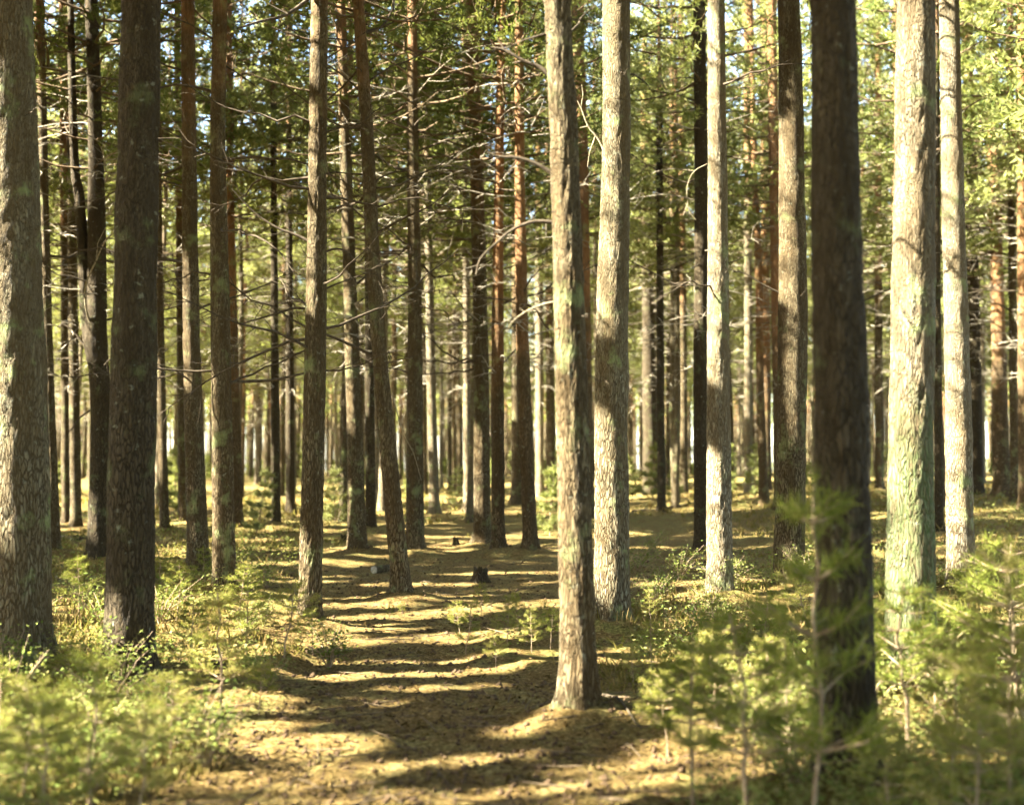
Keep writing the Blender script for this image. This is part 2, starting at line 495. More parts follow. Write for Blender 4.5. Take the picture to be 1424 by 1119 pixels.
def trunk_mesh(pts, H, zvis, seg, dz, amp, seed, mat, flare=.75, name='trunk'):
    """pts rows: z, x, y, r relative to the foot"""
    pts = np.asarray(pts, float)
    zs = np.concatenate([np.arange(-.35, zvis, dz), np.linspace(zvis, H, 26)])
    r0 = pts[0, 3]; ztop, rtop = pts[-1, 0], pts[-1, 3]
    X = catmull(zs, pts[:, :3])
    R = np.interp(zs, pts[:, 0], pts[:, 3])
    R = np.where(zs > ztop, rtop * (1 - (zs - ztop) / max(H - ztop, .1)) * .97 + .012, R)
    th = np.arange(seg) / seg
    TH, Z = np.meshgrid(th, zs)
    rr = np.repeat(R[:, None], seg, 1)
    K = max(8, int(2 * math.pi * r0 / .034))
    warp = vnoise(TH * 6, Z * 1.3, seed + 5, 6) * 1.2
    tw = TH + .05 * (vnoise(TH * 9, Z / .11, seed + 8, 9) - .5)
    n1 = vnoise(tw * K, Z / .13 + warp * 2, seed, K)
    n2 = vnoise(TH * K * 2, Z / .06, seed + 1, K * 2)
    n3 = vnoise(TH * 5, Z / .5, seed + 2, 5)
    am = amp * (1 - .65 * sstep(3, 7, Z))
    disp = am * .8 * (sstep(.02, .30, np.abs(2 * n1 - 1)) - .6) + am * .5 * (n2 - .5) + .10 * rr * (n3 - .5)
    zz = np.maximum(Z, 0)
    lob = np.sin(2 * math.pi * TH * 4 + seed) * .5 + np.sin(2 * math.pi * TH * 7 + seed * 2.1) * .3
    rr = rr * (1 + flare * (np.exp(-zz / .16) * (.55 + .45 * lob) + .7 * np.exp(-zz / .06) * np.maximum(lob, 0))) + disp * np.minimum(1, rr / .08)
    V = np.stack([X[:, 0:1] + rr * np.cos(2 * math.pi * TH), X[:, 1:2] + rr * np.sin(2 * math.pi * TH), Z], -1).reshape(-1, 3)
    n = len(zs); i = np.arange(n - 1)[:, None] * seg; j = np.arange(seg)[None]; j2 = (j + 1) % seg
    Q = np.stack([i + j, i + j2, i + seg + j2, i + seg + j], -1).reshape(-1, 4)
    return mesh_np(name, V, Q, mat, True), (lambda z: catmull(np.asarray(z, float), pts[:, :3]))

# ------------------------------------------------------------------ the pines one can tell apart
# key: image points (u, v, width) from top to foot, bark, height, crown start, label, lit spans (v0, v1), branches
P = [
 ('A', [(10,0,68),(18,300,72),(26,600,76),(29,940,80)], M_BARK_MOSS_LIT, 17, 8.5, 'thick pine trunk at the clearing edge, sunlit pale strip on one side', [(170,660)], 0),
 ('B', [(196,0,52),(190,300,56),(184,600,62),(178,955,64)], M_BARK_DK_SHADE, 17, 8.0, 'stout dark shaded pine trunk rising straight out of the yellow-green saplings', [], 0),
 ('C', [(127,0,17),(133,200,20),(134,420,27),(133,480,33),(137,510,27),(136,780,29)], M_BARK_DK_SHADE, 15, 6.5, 'dark pine that forks into two stems above a swollen knot', [], 4),
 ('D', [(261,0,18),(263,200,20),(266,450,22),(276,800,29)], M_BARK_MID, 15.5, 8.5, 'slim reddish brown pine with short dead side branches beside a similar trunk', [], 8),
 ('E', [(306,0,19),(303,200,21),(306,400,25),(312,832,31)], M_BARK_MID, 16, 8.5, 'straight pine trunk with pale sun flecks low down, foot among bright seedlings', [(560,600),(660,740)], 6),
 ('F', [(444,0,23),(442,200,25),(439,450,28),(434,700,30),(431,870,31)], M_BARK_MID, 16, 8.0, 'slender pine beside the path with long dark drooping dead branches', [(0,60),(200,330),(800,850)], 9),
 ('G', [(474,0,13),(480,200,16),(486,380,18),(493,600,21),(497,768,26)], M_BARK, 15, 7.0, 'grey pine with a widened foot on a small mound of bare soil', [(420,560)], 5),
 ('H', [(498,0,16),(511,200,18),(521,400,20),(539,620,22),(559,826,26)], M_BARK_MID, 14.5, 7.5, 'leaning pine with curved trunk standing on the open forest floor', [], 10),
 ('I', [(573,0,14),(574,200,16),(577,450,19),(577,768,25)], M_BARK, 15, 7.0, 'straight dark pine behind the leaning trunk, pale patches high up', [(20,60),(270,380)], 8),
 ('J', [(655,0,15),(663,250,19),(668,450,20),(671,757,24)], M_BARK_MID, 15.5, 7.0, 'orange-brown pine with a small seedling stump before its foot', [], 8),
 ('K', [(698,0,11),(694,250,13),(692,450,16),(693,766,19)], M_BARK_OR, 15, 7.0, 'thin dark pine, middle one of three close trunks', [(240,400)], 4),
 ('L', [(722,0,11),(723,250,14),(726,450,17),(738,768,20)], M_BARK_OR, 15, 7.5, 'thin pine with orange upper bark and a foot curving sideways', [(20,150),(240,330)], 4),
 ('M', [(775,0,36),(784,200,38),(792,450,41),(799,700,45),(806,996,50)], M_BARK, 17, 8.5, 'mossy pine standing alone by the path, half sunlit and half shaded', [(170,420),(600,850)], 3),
 ('N', [(857,0,38),(857,200,39),(852,420,44),(850,600,45),(851,878,48)], M_BARK_MOSS_LIT, 17, 8.5, 'bent pine with brilliantly sunlit bare upper trunk and scarred foot', [(0,400),(640,690)], 1),
 ('O', [(917,180,9),(918,450,10),(920,714,12)], M_BARK_DK_SHADE, 14, 7.0, 'very thin dark pine standing before the bright streak of sunlit ground', [], 3),
 ('P', [(973,60,17),(975,300,18),(974,500,19),(977,766,22)], M_BARK_DK_SHADE, 15, 7.5, 'dark grey pine partly hidden by a sunlit trunk', [(360,420)], 4),
 ('Q', [(996,0,24),(998,300,27),(999,550,31),(1001,836,37)], M_BARK_PALE_LIT, 16, 8.0, 'pale sunlit pine with orange shaded edge and deeply cracked foot', [(0,480),(680,836)], 2),
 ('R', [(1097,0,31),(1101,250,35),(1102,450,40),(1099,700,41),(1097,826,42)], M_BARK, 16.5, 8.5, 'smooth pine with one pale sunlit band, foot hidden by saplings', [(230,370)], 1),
 ('S', [(1158,0,61),(1163,300,66),(1169,550,72),(1175,900,78),(1178,1100,84)], M_BARK_DK_SHADE, 17, 8.5, 'massive dark shaded pine trunk behind a tall thin sapling', [], 0),
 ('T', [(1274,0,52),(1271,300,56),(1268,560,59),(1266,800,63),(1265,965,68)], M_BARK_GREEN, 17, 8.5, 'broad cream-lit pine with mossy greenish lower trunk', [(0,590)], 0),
 ('U', [(1320,0,27),(1326,300,30),(1332,550,34),(1337,830,38)], M_BARK_PALE_LIT, 16.5, 8.5, 'slim cream-lit pine close beside the broad cream-lit one', [(0,690)], 0),
]
# trunks whose feet are hidden or far: (points, depth or None)
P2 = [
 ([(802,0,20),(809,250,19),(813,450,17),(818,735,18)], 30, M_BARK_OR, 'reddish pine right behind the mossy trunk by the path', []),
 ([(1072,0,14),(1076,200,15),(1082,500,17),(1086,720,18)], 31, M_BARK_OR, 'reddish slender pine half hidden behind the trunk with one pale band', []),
 ([(1301,0,9),(1303,400,10),(1306,745,12)], None, M_BARK_DK_SHADE, 'thin dark stem in the gap between two cream-lit trunks', []),
 ([(1344,0,14),(1351,300,16),(1359,690,18)], None, M_BARK_DK_SHADE, 'dark pine just behind the slim cream-lit trunk', []),
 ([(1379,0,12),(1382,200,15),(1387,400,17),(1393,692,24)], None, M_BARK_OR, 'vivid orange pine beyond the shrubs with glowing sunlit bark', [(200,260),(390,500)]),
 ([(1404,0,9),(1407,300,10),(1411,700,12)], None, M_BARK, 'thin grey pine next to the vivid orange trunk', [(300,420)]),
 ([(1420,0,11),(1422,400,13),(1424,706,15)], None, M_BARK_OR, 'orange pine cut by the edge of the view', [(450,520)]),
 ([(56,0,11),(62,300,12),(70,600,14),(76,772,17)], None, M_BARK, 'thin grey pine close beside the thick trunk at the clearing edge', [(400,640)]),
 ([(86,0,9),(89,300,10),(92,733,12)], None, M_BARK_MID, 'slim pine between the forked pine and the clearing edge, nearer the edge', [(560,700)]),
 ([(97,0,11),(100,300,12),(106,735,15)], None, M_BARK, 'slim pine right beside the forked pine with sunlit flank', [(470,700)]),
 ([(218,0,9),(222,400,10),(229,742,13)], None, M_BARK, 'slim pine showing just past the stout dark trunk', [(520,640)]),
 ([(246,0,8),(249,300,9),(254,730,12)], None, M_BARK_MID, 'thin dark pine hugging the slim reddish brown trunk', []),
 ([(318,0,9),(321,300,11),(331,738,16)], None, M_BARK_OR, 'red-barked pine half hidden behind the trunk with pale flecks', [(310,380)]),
 ([(380,0,8),(381,300,9),(384,735,13)], None, M_BARK_DK_SHADE, 'lone dark thin pine in the bright gap beside the path', []),
 ([(401,0,8),(402,300,9),(404,716,13)], None, M_BARK_DK_SHADE, 'dark far pine, one of a close pair in the bright gap', []),
 ([(511,0,8),(512,300,10),(516,742,14)], None, M_BARK_DK_SHADE, 'dark pine between the grey pine and the leaning one', []),
 ([(590,0,9),(595,300,11),(604,716,14)], None, M_BARK_PALE_LIT, 'pale far pine lit by sun behind the straight dark pine', [(200,600)]),
 ([(646,0,8),(648,300,9),(650,712,11)], None, M_BARK_PALE_LIT, 'pale thin pine just beside the orange-brown one', [(380,560)]),
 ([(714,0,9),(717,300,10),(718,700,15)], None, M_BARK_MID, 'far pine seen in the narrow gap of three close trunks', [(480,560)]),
 ([(747,0,9),(749,300,10),(751,690,12)], None, M_BARK_PALE_LIT, 'pale far pine beside the mossy trunk', [(100,560)]),
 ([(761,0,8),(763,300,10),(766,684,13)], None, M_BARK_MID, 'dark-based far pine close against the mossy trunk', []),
 ([(897,100,12),(901,400,16),(905,690,22)], None, M_BARK_DK_SHADE, 'dark pine with a pale flank behind the very thin one', [(330,480)]),
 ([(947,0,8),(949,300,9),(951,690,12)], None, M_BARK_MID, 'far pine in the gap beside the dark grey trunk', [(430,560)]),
 ([(1038,0,9),(1040,300,10),(1041,690,12)], None, M_BARK_PALE_LIT, 'pale far pine beyond the lit sapling', [(420,560)]),
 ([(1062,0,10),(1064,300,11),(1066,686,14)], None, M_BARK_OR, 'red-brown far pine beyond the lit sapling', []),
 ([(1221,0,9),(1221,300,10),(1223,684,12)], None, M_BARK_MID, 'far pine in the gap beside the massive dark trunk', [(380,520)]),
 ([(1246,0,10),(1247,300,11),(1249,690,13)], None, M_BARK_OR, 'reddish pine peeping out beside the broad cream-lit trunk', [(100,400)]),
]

LIT = []      # (point, radius): places the sun reaches in the photograph
trees = []
def foot_depth(pts, depth=None):
    u, v, _ = pts[-1]
    if depth is None:
        x, y = pix_ground(u, v)
    else:
        y = depth; x = at_depth(u, v, y)[0]
    return x, y

def pixel_trunk(pts, x, y):
    gz = float(ground_base(x, y))
    rows = []
    for u, v, wd in pts[::-1]:
        p = at_depth(u, v, y)
        rows.append([p[2] - gz, p[0] - x, 0.0, wd / 2 * y / FPX])
    rows[0][0] = 0.0
    for i, r_ in enumerate(rows[1:]): r_[0] = max(r_[0], rows[i][0] + .05)
    return np.array(rows), gz

ALLP = []
for key, pts, mat, H, hc, label, lit, nb in P:
    x, y = foot_depth(pts); ALLP.append((key, pts, mat, H, hc, label, lit, nb, x, y))
for k, (pts, dep, mat, label, lit) in enumerate(P2):
    x, y = foot_depth(pts, dep); ALLP.append(('far%d' % k, pts, mat, 17.5 + (k % 3) * .9, 6.6 + (k % 4) * .5, label, lit, 3, x, y))
for a in ALLP:
    TREE_SPOTS.append((a[8], a[9], a[1][-1][2] / 2 * a[9] / FPX))
for a in ALLP:
    pts, lit, x, y = a[1], a[6], a[8], a[9]
    us = np.array([p[0] for p in pts]); vs = np.array([p[1] for p in pts])
    wd_ = pts[-1][2] * y / FPX
    for v0, v1 in lit:
        n = max(2, int((v1 - v0) * y / FPX / .28))
        for v in np.linspace(v0, v1, n):
            LIT.append((at_depth(np.interp(v, vs, us), v, y) - np.array([.08, .05, 0]), .30 + wd_ * .4))

# streaks of sun on the forest floor: (u0, v0, u1, v1, radius)
STREAKS = [(330,786,455,781,.5),(450,768,530,772,.4),(455,858,775,832,.55),(505,893,640,880,.55),(595,762,770,735,.6),(880,706,1080,690,.7),
           (525,954,640,950,.32),(690,1012,830,990,.33),(560,1050,670,1040,.3),(760,1065,1000,1045,.33),(720,1096,1080,1068,.5),(430,1062,520,1052,.3),(460,1100,600,1095,.3),
           (640,795,760,790,.45),(340,806,430,802,.35),(40,1010,240,960,.5),(20,1090,200,1060,.5),(280,860,380,830,.5),(1230,720,1400,705,.6),
           (940,880,1040,840,.45),(1300,1040,1420,960,.45),(1000,1000,1060,940,.4),(200,780,260,760,.5)]
NTL = len(LIT)
for u0, v0, u1, v1, rad in STREAKS:
    for t in np.linspace(0, 1, 9):
        x, y = pix_ground(u0 + (u1 - u0) * t, v0 + (v1 - v0) * t)
        LIT.append((np.array([x, y, float(ground_base(x, y)) + .1]), rad * (.72 if v0 < 930 else .5)))
DARKP = []
for a in ALLP:
    if a[9] > 16: continue
    us = [p[0] for p in a[1]]; vs = [p[1] for p in a[1]]
    for v in np.arange(0, vs[-1], 20):
        if not any(l0 - 12 < v < l1 + 12 for l0, l1 in a[6]): DARKP.append(at_depth(np.interp(v, vs, us), v, a[9]))
DARKP = np.array(DARKP)
def spoils_shade(p, rad):
    D = DARKP - p[None]; t = D @ S
    return bool(np.any(np.linalg.norm(D - t[:, None] * S[None], axis=1) < rad + .22))
rl = np.random.default_rng(33)
for k in range(260):                    # sunlit thickets and flecks
    m = (0, 1, 0, 1, 0, 1, 0, 1, 2)[k % 9]
    if m == 0:
        v = rl.uniform(830, 1119); u, rad = rl.uniform(-20, 330 if v < 930 else 190), rl.uniform(.25, .5)
    elif m == 1: u, v, rad = rl.uniform(930, 1424), rl.uniform(820, 1100), rl.uniform(.2, .45)
    else: u, v, rad = rl.uniform(250, 1424), rl.uniform(705, 860), rl.uniform(.2, .4)
    x, y = pix_ground(u, v)
    for q in range(3 if m == 2 else 1):
        pl_ = np.array([x + .45 * q, y + .45 * q * .21, float(ground_base(x, y)) + (.05 if m == 2 else rl.uniform(.15, .7))])
        if spoils_shade(pl_, rad): continue
        LIT.append((pl_, rad))
for u, v in [(1050,680),(1050,650),(940,680),(940,655),(765,725),(765,690),(356,725),(356,690),(465,710),(465,685)]:
    y = pix_ground(u, {1050:692,940:692,765:742,356:742,465:728}[u])[1]; LIT.append((at_depth(u, v, y), .7))
LP = np.array([l[0] for l in LIT]); LR = np.array([l[1] for l in LIT])

def near_ray(Cw, extra):
    """which points stand between the sun and a sunlit place, within its radius + extra"""
    t = (Cw @ S)[:, None] - (LP @ S)[None]
    d2 = (Cw ** 2).sum(1)[:, None] + (LP ** 2).sum(1)[None] - 2 * Cw @ LP.T
    return np.any((t > .3) & (d2 - t * t < ((LR + extra) ** 2)[None]), axis=1)

def clear_needles(Vw, Cw=None):
    """keep-mask over single needles (n sprays, k needles) of world-space sprays Vw"""
    keep = np.ones(Vw.shape[:2], bool)
    i = np.nonzero(near_ray(Vw.mean((1, 2)), .6))[0]
    if len(i):
        keep[i] = ~near_ray(Vw[i].mean(2).reshape(-1, 3), 0).reshape(len(i), -1)
    return keep

SH = S[:2] / np.linalg.norm(S[:2]); TE = math.tan(SUN_EL)
def trunk_blocks(x, y, rad=.45, top=21):
    """how many rays from sunlit trunks to the sun would a trunk at x,y cut"""
    D = np.stack([x - LP[:NTL, 0], y - LP[:NTL, 1]], 1)
    t = D @ SH; perp = np.abs(D[:, 0] * SH[1] - D[:, 1] * SH[0])
    z = LP[:NTL, 2] + t * TE
    return int(np.sum((t > .4) & (perp < rad) & (z < top)))

# where the other pines stand
r = np.random.default_rng(77)
placed = [(a[8], a[9]) for a in ALLP]
def free(x, y, dmin):
    for px, py in placed:
        if (px - x) ** 2 + (py - y) ** 2 < dmin * dmin: return False
    return True
TANH = 712 / FPX
SPEC = []
n_far = 0; tries = 0
while n_far < 235 and tries < 6000:
    tries += 1
    y = math.sqrt(r.uniform(29 ** 2, 105 ** 2)); x = r.uniform(-1, 1) * (y * TANH + 1)
    b_ = y - .21 * x
    if 41 < b_ < 48 or 62 < b_ < 74: continue          # two lanes left treeless along the sun to light the depth
    if not free(x, y, 1.9 if y < 60 else 2.3): continue
    if y < 45 and trunk_blocks(x, y, .3, 8) > 6: continue
    placed.append((x, y)); n_far += 1
    SPEC.append(dict(x=x, y=y, far=True, s=r.uniform(.88, 1.12), rz=r.uniform(0, 6.28), k=int(r.integers(0, 6)), kb=int(r.choice([0, 0, 5, 1, 2, 7, 3, 4, 9, 5])), q=r.uniform(.55, 1.05)))
n_side = 0
for gx in np.arange(-44, 34, 3.1):
    for gy in np.arange(-34, 66, 3.1):
        x = gx + r.uniform(-1.2, 1.2); y = gy + r.uniform(-1.2, 1.2)
        edge = max(0, y) * TANH + 1.4
        if abs(x) < edge: continue
        if x < 0 and x < -edge - 22: continue
        if x < 0 and y > 28 and r.random() < min(.9, .45 + (y - 28) * .03): continue
        if x > 0 and (x > edge + 5 or y > 50): continue
        if x < 0 and (39 < y - .21 * x < 50 or y - .21 * x > 58): continue
        if y < -2 and abs(x) > 15: continue
        if math.hypot(x, y) < 3.6 or (y < 0 and y > -6 and abs(x) < 1.2): continue
        if x < 0 and trunk_blocks(x, y, .3) > 1: continue
        if not free(x, y, 1.8): continue
        placed.append((x, y)); n_side += 1
        SPEC.append(dict(x=x, y=y, far=False, s=r.uniform(.9, 1.15), rz=r.uniform(0, 6.28), k=int(r.integers(0, 6)), kb=int(r.integers(0, 10)), q=r.uniform(.75, 1.25)))
print('far', n_far, 'side', n_side)

# boughs added out of view to shade the places that lie in shade
HOST = [(a[8], a[9], a[4] + .3, a[3] - .8) for a in ALLP] + [(q['x'], q['y'], 6.6, 17.0 * q['s']) for q in SPEC if q['y'] < 40]
HX = np.array(HOST)
EXTRA = {}
def shade_point(p, r, layers):
    D = HX[:, :2] - p[None, :2]; t = D @ SH; perp = np.abs(D[:, 0] * SH[1] - D[:, 1] * SH[0])
    z = p[2] + t * TE; gz = ground_base(HX[:, 0], HX[:, 1])
    ok = np.nonzero((t > 3) & (perp < 2.8) & (z > gz + HX[:, 2]) & (z < gz + HX[:, 3]))[0]
    if len(ok):          # not in the crowns that hang into the view
        c = p[None] + S[None] * (t[ok] / math.cos(SUN_EL))[:, None]
        ok = ok[~((c[:, 1] > 0) & (np.abs(c[:, 0]) < c[:, 1] * TANH + .8) & (c[:, 2] < CAM_H + .8 + c[:, 1] * .385))]
    if not len(ok): return 0
    ok = ok[np.argsort(perp[ok])][:4]
    for i in range(layers):
        h = int(ok[i % len(ok)])
        c = p + S * (t[h] / math.cos(SUN_EL)) + r.normal(0, .14, 3) + S * r.normal(0, .5)
        EXTRA.setdefault(h, []).append(c)
    return 1
rs = np.random.default_rng(8); nsh = 0; nt_ = 0
for a in ALLP:
    pts, lit, x, y = a[1], a[6], a[8], a[9]
    if y > 24: continue
    us = [p[0] for p in pts]; vs = [p[1] for p in pts]
    for v in np.arange(-10, vs[-1], .28 * FPX / y):
        if any(l0 - 12 < v < l1 + 12 for l0, l1 in lit): continue
        nt_ += 1; nsh += shade_point(at_depth(np.interp(v, vs, us), v, y) - np.array([.06, .04, 0]), rs, 11)
for k in range(2500):
    u = rs.uniform(0, 1424); v = 705 + 420 * rs.random() ** 1.15
    if k < 2300 and 330 < u < 900 and v > 960 and rs.random() < .65: continue
    elif k >= 2300: u = rs.uniform(860, 1424); v = rs.uniform(700, 860)
    if u < 360 and v > 840 and rs.random() < .9: continue
    if u > 900 and v > 830 and rs.random() < .9: continue
    x, y = pix_ground(u, v); nt_ += 1
    nsh += shade_point(np.array([x, y, float(ground_base(x, y)) + .1]), rs, 4)
print('shade targets', nt_, 'hosted', nsh, 'boughs', sum(len(v) for v in EXTRA.values()))

def shade_bough_sprays(h, seed):
    """needle sprays of the extra boughs of host tree h, in world space"""
    if h not in EXTRA: return None
    r = np.random.default_rng(seed); C = np.array(EXTRA[h]); n = len(C)
    X = np.column_stack([C[:, 0] - HX[h, 0], C[:, 1] - HX[h, 1], np.full(n, .25)]) + r.normal(0, .2, (n, 3))
    R = rot_to(norm(X), r.uniform(0, 6.28, n))
    tp = TPL_SHADE_BOUGH[r.integers(0, 8, n)]
    V = np.einsum('nij,nkvj->nkvi', R, tp) * r.uniform(1.0, 1.4, n)[:, None, None, None] + (C - norm(X) * .15)[:, None, None, :]
    return V[clear_needles(V)]

def add_branch(tree, axis, rad, z, ang, sc, me, tilt=0.0, roll=0.0, name='branch'):
    ax = axis(np.array([z]))[0]
    o = link(name, me, tree)
    o.location = (ax[0] + math.cos(ang) * rad * .6, ax[1] + math.sin(ang) * rad * .6, z)
    o.rotation_euler = (roll, -tilt, ang); o.scale = (sc, sc, sc)
    return o

for idx, (key, pts, mat, H, hc, label, lit, nb, x, y) in enumerate(ALLP):
    r = np.random.default_rng(1000 + idx)
    rows, gz = pixel_trunk(pts, x, y)
    t = link('pine_tree', None, None, (x, y, gz)); tag(t, label, 'tree')
    near = y < 15
    mid = y < 26
    seg, dz, amp = (60, .045, .014) if near else ((40, .06, .014) if mid else (16, .2, .012))
    zvis = min(rows[-1, 0] + .6, H - 1)
    me, axis = trunk_mesh(rows, H, zvis, seg, dz, amp, 50 + idx * 7, mat)
    link('trunk', me, t)
    cr = CROWNS[idx % 7] if y < 25 else FARC[idx % 6]
    k0, k1 = cr['hc'], cr['H']
    zmap = lambda z, a=hc, b=H, k0=k0, k1=k1: a + (z - k0) * (b - a) / (k1 - k0)
    Vw = cr['Vs' if y < 12.5 else 'V'].copy(); Vw[..., 2] = zmap(Vw[..., 2])
    Vw[..., :2] += axis(Vw[..., 2].ravel()).reshape(Vw.shape[:-1] + (2,)); Vw += np.array([x, y, gz])
    keep = clear_needles(Vw)
    ex = shade_bough_sprays(idx, 40 + idx)
    if ex is not None: ex = ex - np.array([x, y, gz])
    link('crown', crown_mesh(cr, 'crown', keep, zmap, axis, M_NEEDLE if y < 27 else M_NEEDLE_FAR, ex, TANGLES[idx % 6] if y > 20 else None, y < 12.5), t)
    # dead branches that can be picked out
    zb0 = {'M': 4.2, 'N': 4.5, 'R': 4.5}.get(key, max(2.6, .22 * y * .62))
    zb1 = min(hc + 1.0, rows[-1, 0] + .5)
    for k in range(int(nb * 1.8)):
        z = r.uniform(min(zb0, zb1 - .8), zb1)
        side = r.choice([0, math.pi]) + r.normal(0, .55)
        rad = np.interp(z, rows[:, 0], rows[:, 3])
        me = DEADS[r.integers(0, 9)] if r.random() < .75 else STUBS[r.integers(0, 5)]
        add_branch(t, axis, rad, z, side, r.uniform(.65, 1.15) * (1.25 if y > 15 else .9), me, r.normal(.05, .2), r.choice([0, math.pi]) if r.random() < .25 else r.normal(0, .3))
    for k in range(0 if y > 30 else 5):
        z = r.uniform(1.6, zb1); rad = np.interp(z, rows[:, 0], rows[:, 3])
        add_branch(t, axis, rad, z, r.uniform(0, 6.28), r.uniform(.5, 1.0) * .5, STUBS[r.integers(0, 5)], r.normal(.1, .3), 0, 'branch_stub')
    trees.append((key, t, rows, axis, x, y, gz))
TR = {k[0]: k for k in trees}

# special branches -----------------------------------------------------
def pixel_branch(key, pix, r0, r1, mat, twigs=(), name='branch', dy=0.0):
    k, t, rows, axis, x, y, gz = TR[key]
    a = Acc()
    def world(u, v, f): p = at_depth(u, v, y + dy * f); return p - np.array([x, y, gz])
    Pp = np.array([world(u, v, i / max(1, len(pix) - 1)) for i, (u, v) in enumerate(pix)])
    n = 3 * (len(pix) - 1) + 1
    tt = np.linspace(0, len(pix) - 1, n)
    C = catmull(tt, np.column_stack([np.arange(len(pix)), Pp])) if len(pix) > 2 else Pp
    a.add(*tube(C, np.linspace(r0, r1, len(C)), 6))
    for tw in twigs:
        T = np.array([world(u, v, .6) for u, v in tw]); a.add(*tube(T, np.linspace(r1 * 1.2, r1 * .5, len(T)), 4))
    o = link(name, a.mesh('branch', mat, True), t); return o
pixel_branch('N', [(846,232),(838,205),(828,188),(818,176),(808,150),(803,140)], .015, .007, M_DEADPALE, [[(808,150),(811,132),(809,118)],[(818,176),(806,178)],[(828,190),(820,212),(817,232)]])['label'] = 'bleached crooked dead branch'
pixel_branch('C', [(140,478),(122,440),(119,398),(134,362),(146,336),(160,322)], .022, .009, M_DEADPALE, [[(134,362),(136,338),(148,314)],[(122,425),(106,432)]], dy=-1.0)['label'] = 'bleached dead branch'
pixel_branch('Q', [(984,228),(966,238),(956,258),(957,290),(968,306)], .008, .004, M_DEADPALE, [[(966,238),(950,236)],[(957,280),(950,300)]])['label'] = 'bleached curling dead twig'
pixel_branch('F', [(440,433),(412,428),(385,436),(350,446),(332,452)], .018, .005, M_DEAD, [[(412,428),(402,414),(396,396)],[(385,436),(360,425)]])
pixel_branch('F', [(440,342),(415,328),(388,318),(362,302),(340,282),(322,262)], .02, .005, M_DEAD, [[(388,318),(392,300)],[(362,302),(345,304)]])
pixel_branch('F', [(452,350),(468,346),(482,350),(494,362)], .014, .005, M_DEAD)
pixel_branch('F', [(440,-10),(400,20),(362,30),(330,40)], .022, .008, M_DEAD, [[(400,20),(372,5)]], dy=-1.5)
pixel_branch('M', [(776,115),(752,95),(728,85),(702,70),(682,66)], .02, .006, M_DEAD, [[(728,85),(712,88)],[(702,70),(690,50)]])
pixel_branch('M', [(772,245),(750,230),(722,220),(695,218),(678,212)], .018, .005, M_DEAD, [[(722,220),(708,236)],[(695,218),(680,228)]])
pixel_branch('M', [(776,310),(745,308),(715,318),(690,338),(668,360),(662,382)], .014, .005, M_DEAD, [[(745,308),(735,290)]])
pixel_branch('M', [(778,418),(752,424),(730,434),(712,448),(705,462)], .008, .003, M_DEADPALE, [[(730,434),(722,428)]])
pixel_branch('J', [(661,242),(630,238),(600,246),(572,244),(545,252),(524,262)], .02, .006, M_DEAD, [[(600,246),(590,232)],[(572,244),(560,262)]])
pixel_branch('J', [(662,108),(690,92),(720,75)], .02, .006, M_DEAD)
pixel_branch('H', [(516,262),(528,248),(548,240),(570,238)], .016, .006, M_DEAD, [[(548,240),(556,228)]])
pixel_branch('H', [(545,545),(560,600),(575,630),(586,668)], .008, .003, M_DEADPALE)
pixel_branch('H', [(536,590),(520,600),(508,612)], .008, .003, M_DEAD)
pixel_branch('R', [(1090,410),(1060,395),(1035,380),(1020,378)], .012, .005, M_DEAD)
pixel_branch('C', [(124,490),(110,470),(96,455),(84,450)], .02, .008, M_DEAD)
pixel_branch('C', [(126,570),(112,580),(98,598),(84,612)], .016, .006, M_DEAD)
# the second stem of the forked pine
k_, t_, rows_, axis_, x_, y_, gz_ = TR['C']
fp = [(137,520,16),(127,480,20),(119,430,17),(117,380,15),(111,280,14),(104,230,12),(100,100,10),(98,0,8)]
FP = np.array([at_depth(u, v, y_) - np.array([x_, y_, gz_]) for u, v, _ in fp]); FR = np.array([q[2] / 2 * y_ / FPX for q in fp])
zs = np.linspace(0, len(fp) - 1, 60)
C_ = catmull(zs, np.column_stack([np.arange(len(fp)), FP])); ac = Acc()
V, Q = tube(C_, np.interp(zs, np.arange(len(fp)), FR), 20)
V += (rng.normal(0, .004, V.shape)); ac.add(V, Q)
link('second_stem', ac.mesh('second_stem', M_BARK_DK_SHADE, True), t_)

# ------------------------------------------------------------------ pines of the depth and of the forest around
def far_trunk(seed, mat):
    r = np.random.default_rng(seed)
    zz = np.array([0, 3, 6, 9, 12.0]); off = np.cumsum(r.normal(0, .06, (5, 2)), 0); off[0] = 0
    rows = np.column_stack([zz, off, np.array([.145, .128, .115, .10, .08])])
    return trunk_mesh(rows, 18.3, 9, 12, .5, .010, seed, mat)[0]
FTR = [far_trunk(600 + k, [M_BARK_PALE_LIT, M_BARK_MID, M_BARK, M_BARK_OR, M_BARK_MOSS_LIT][k % 5]) for k in range(10)]

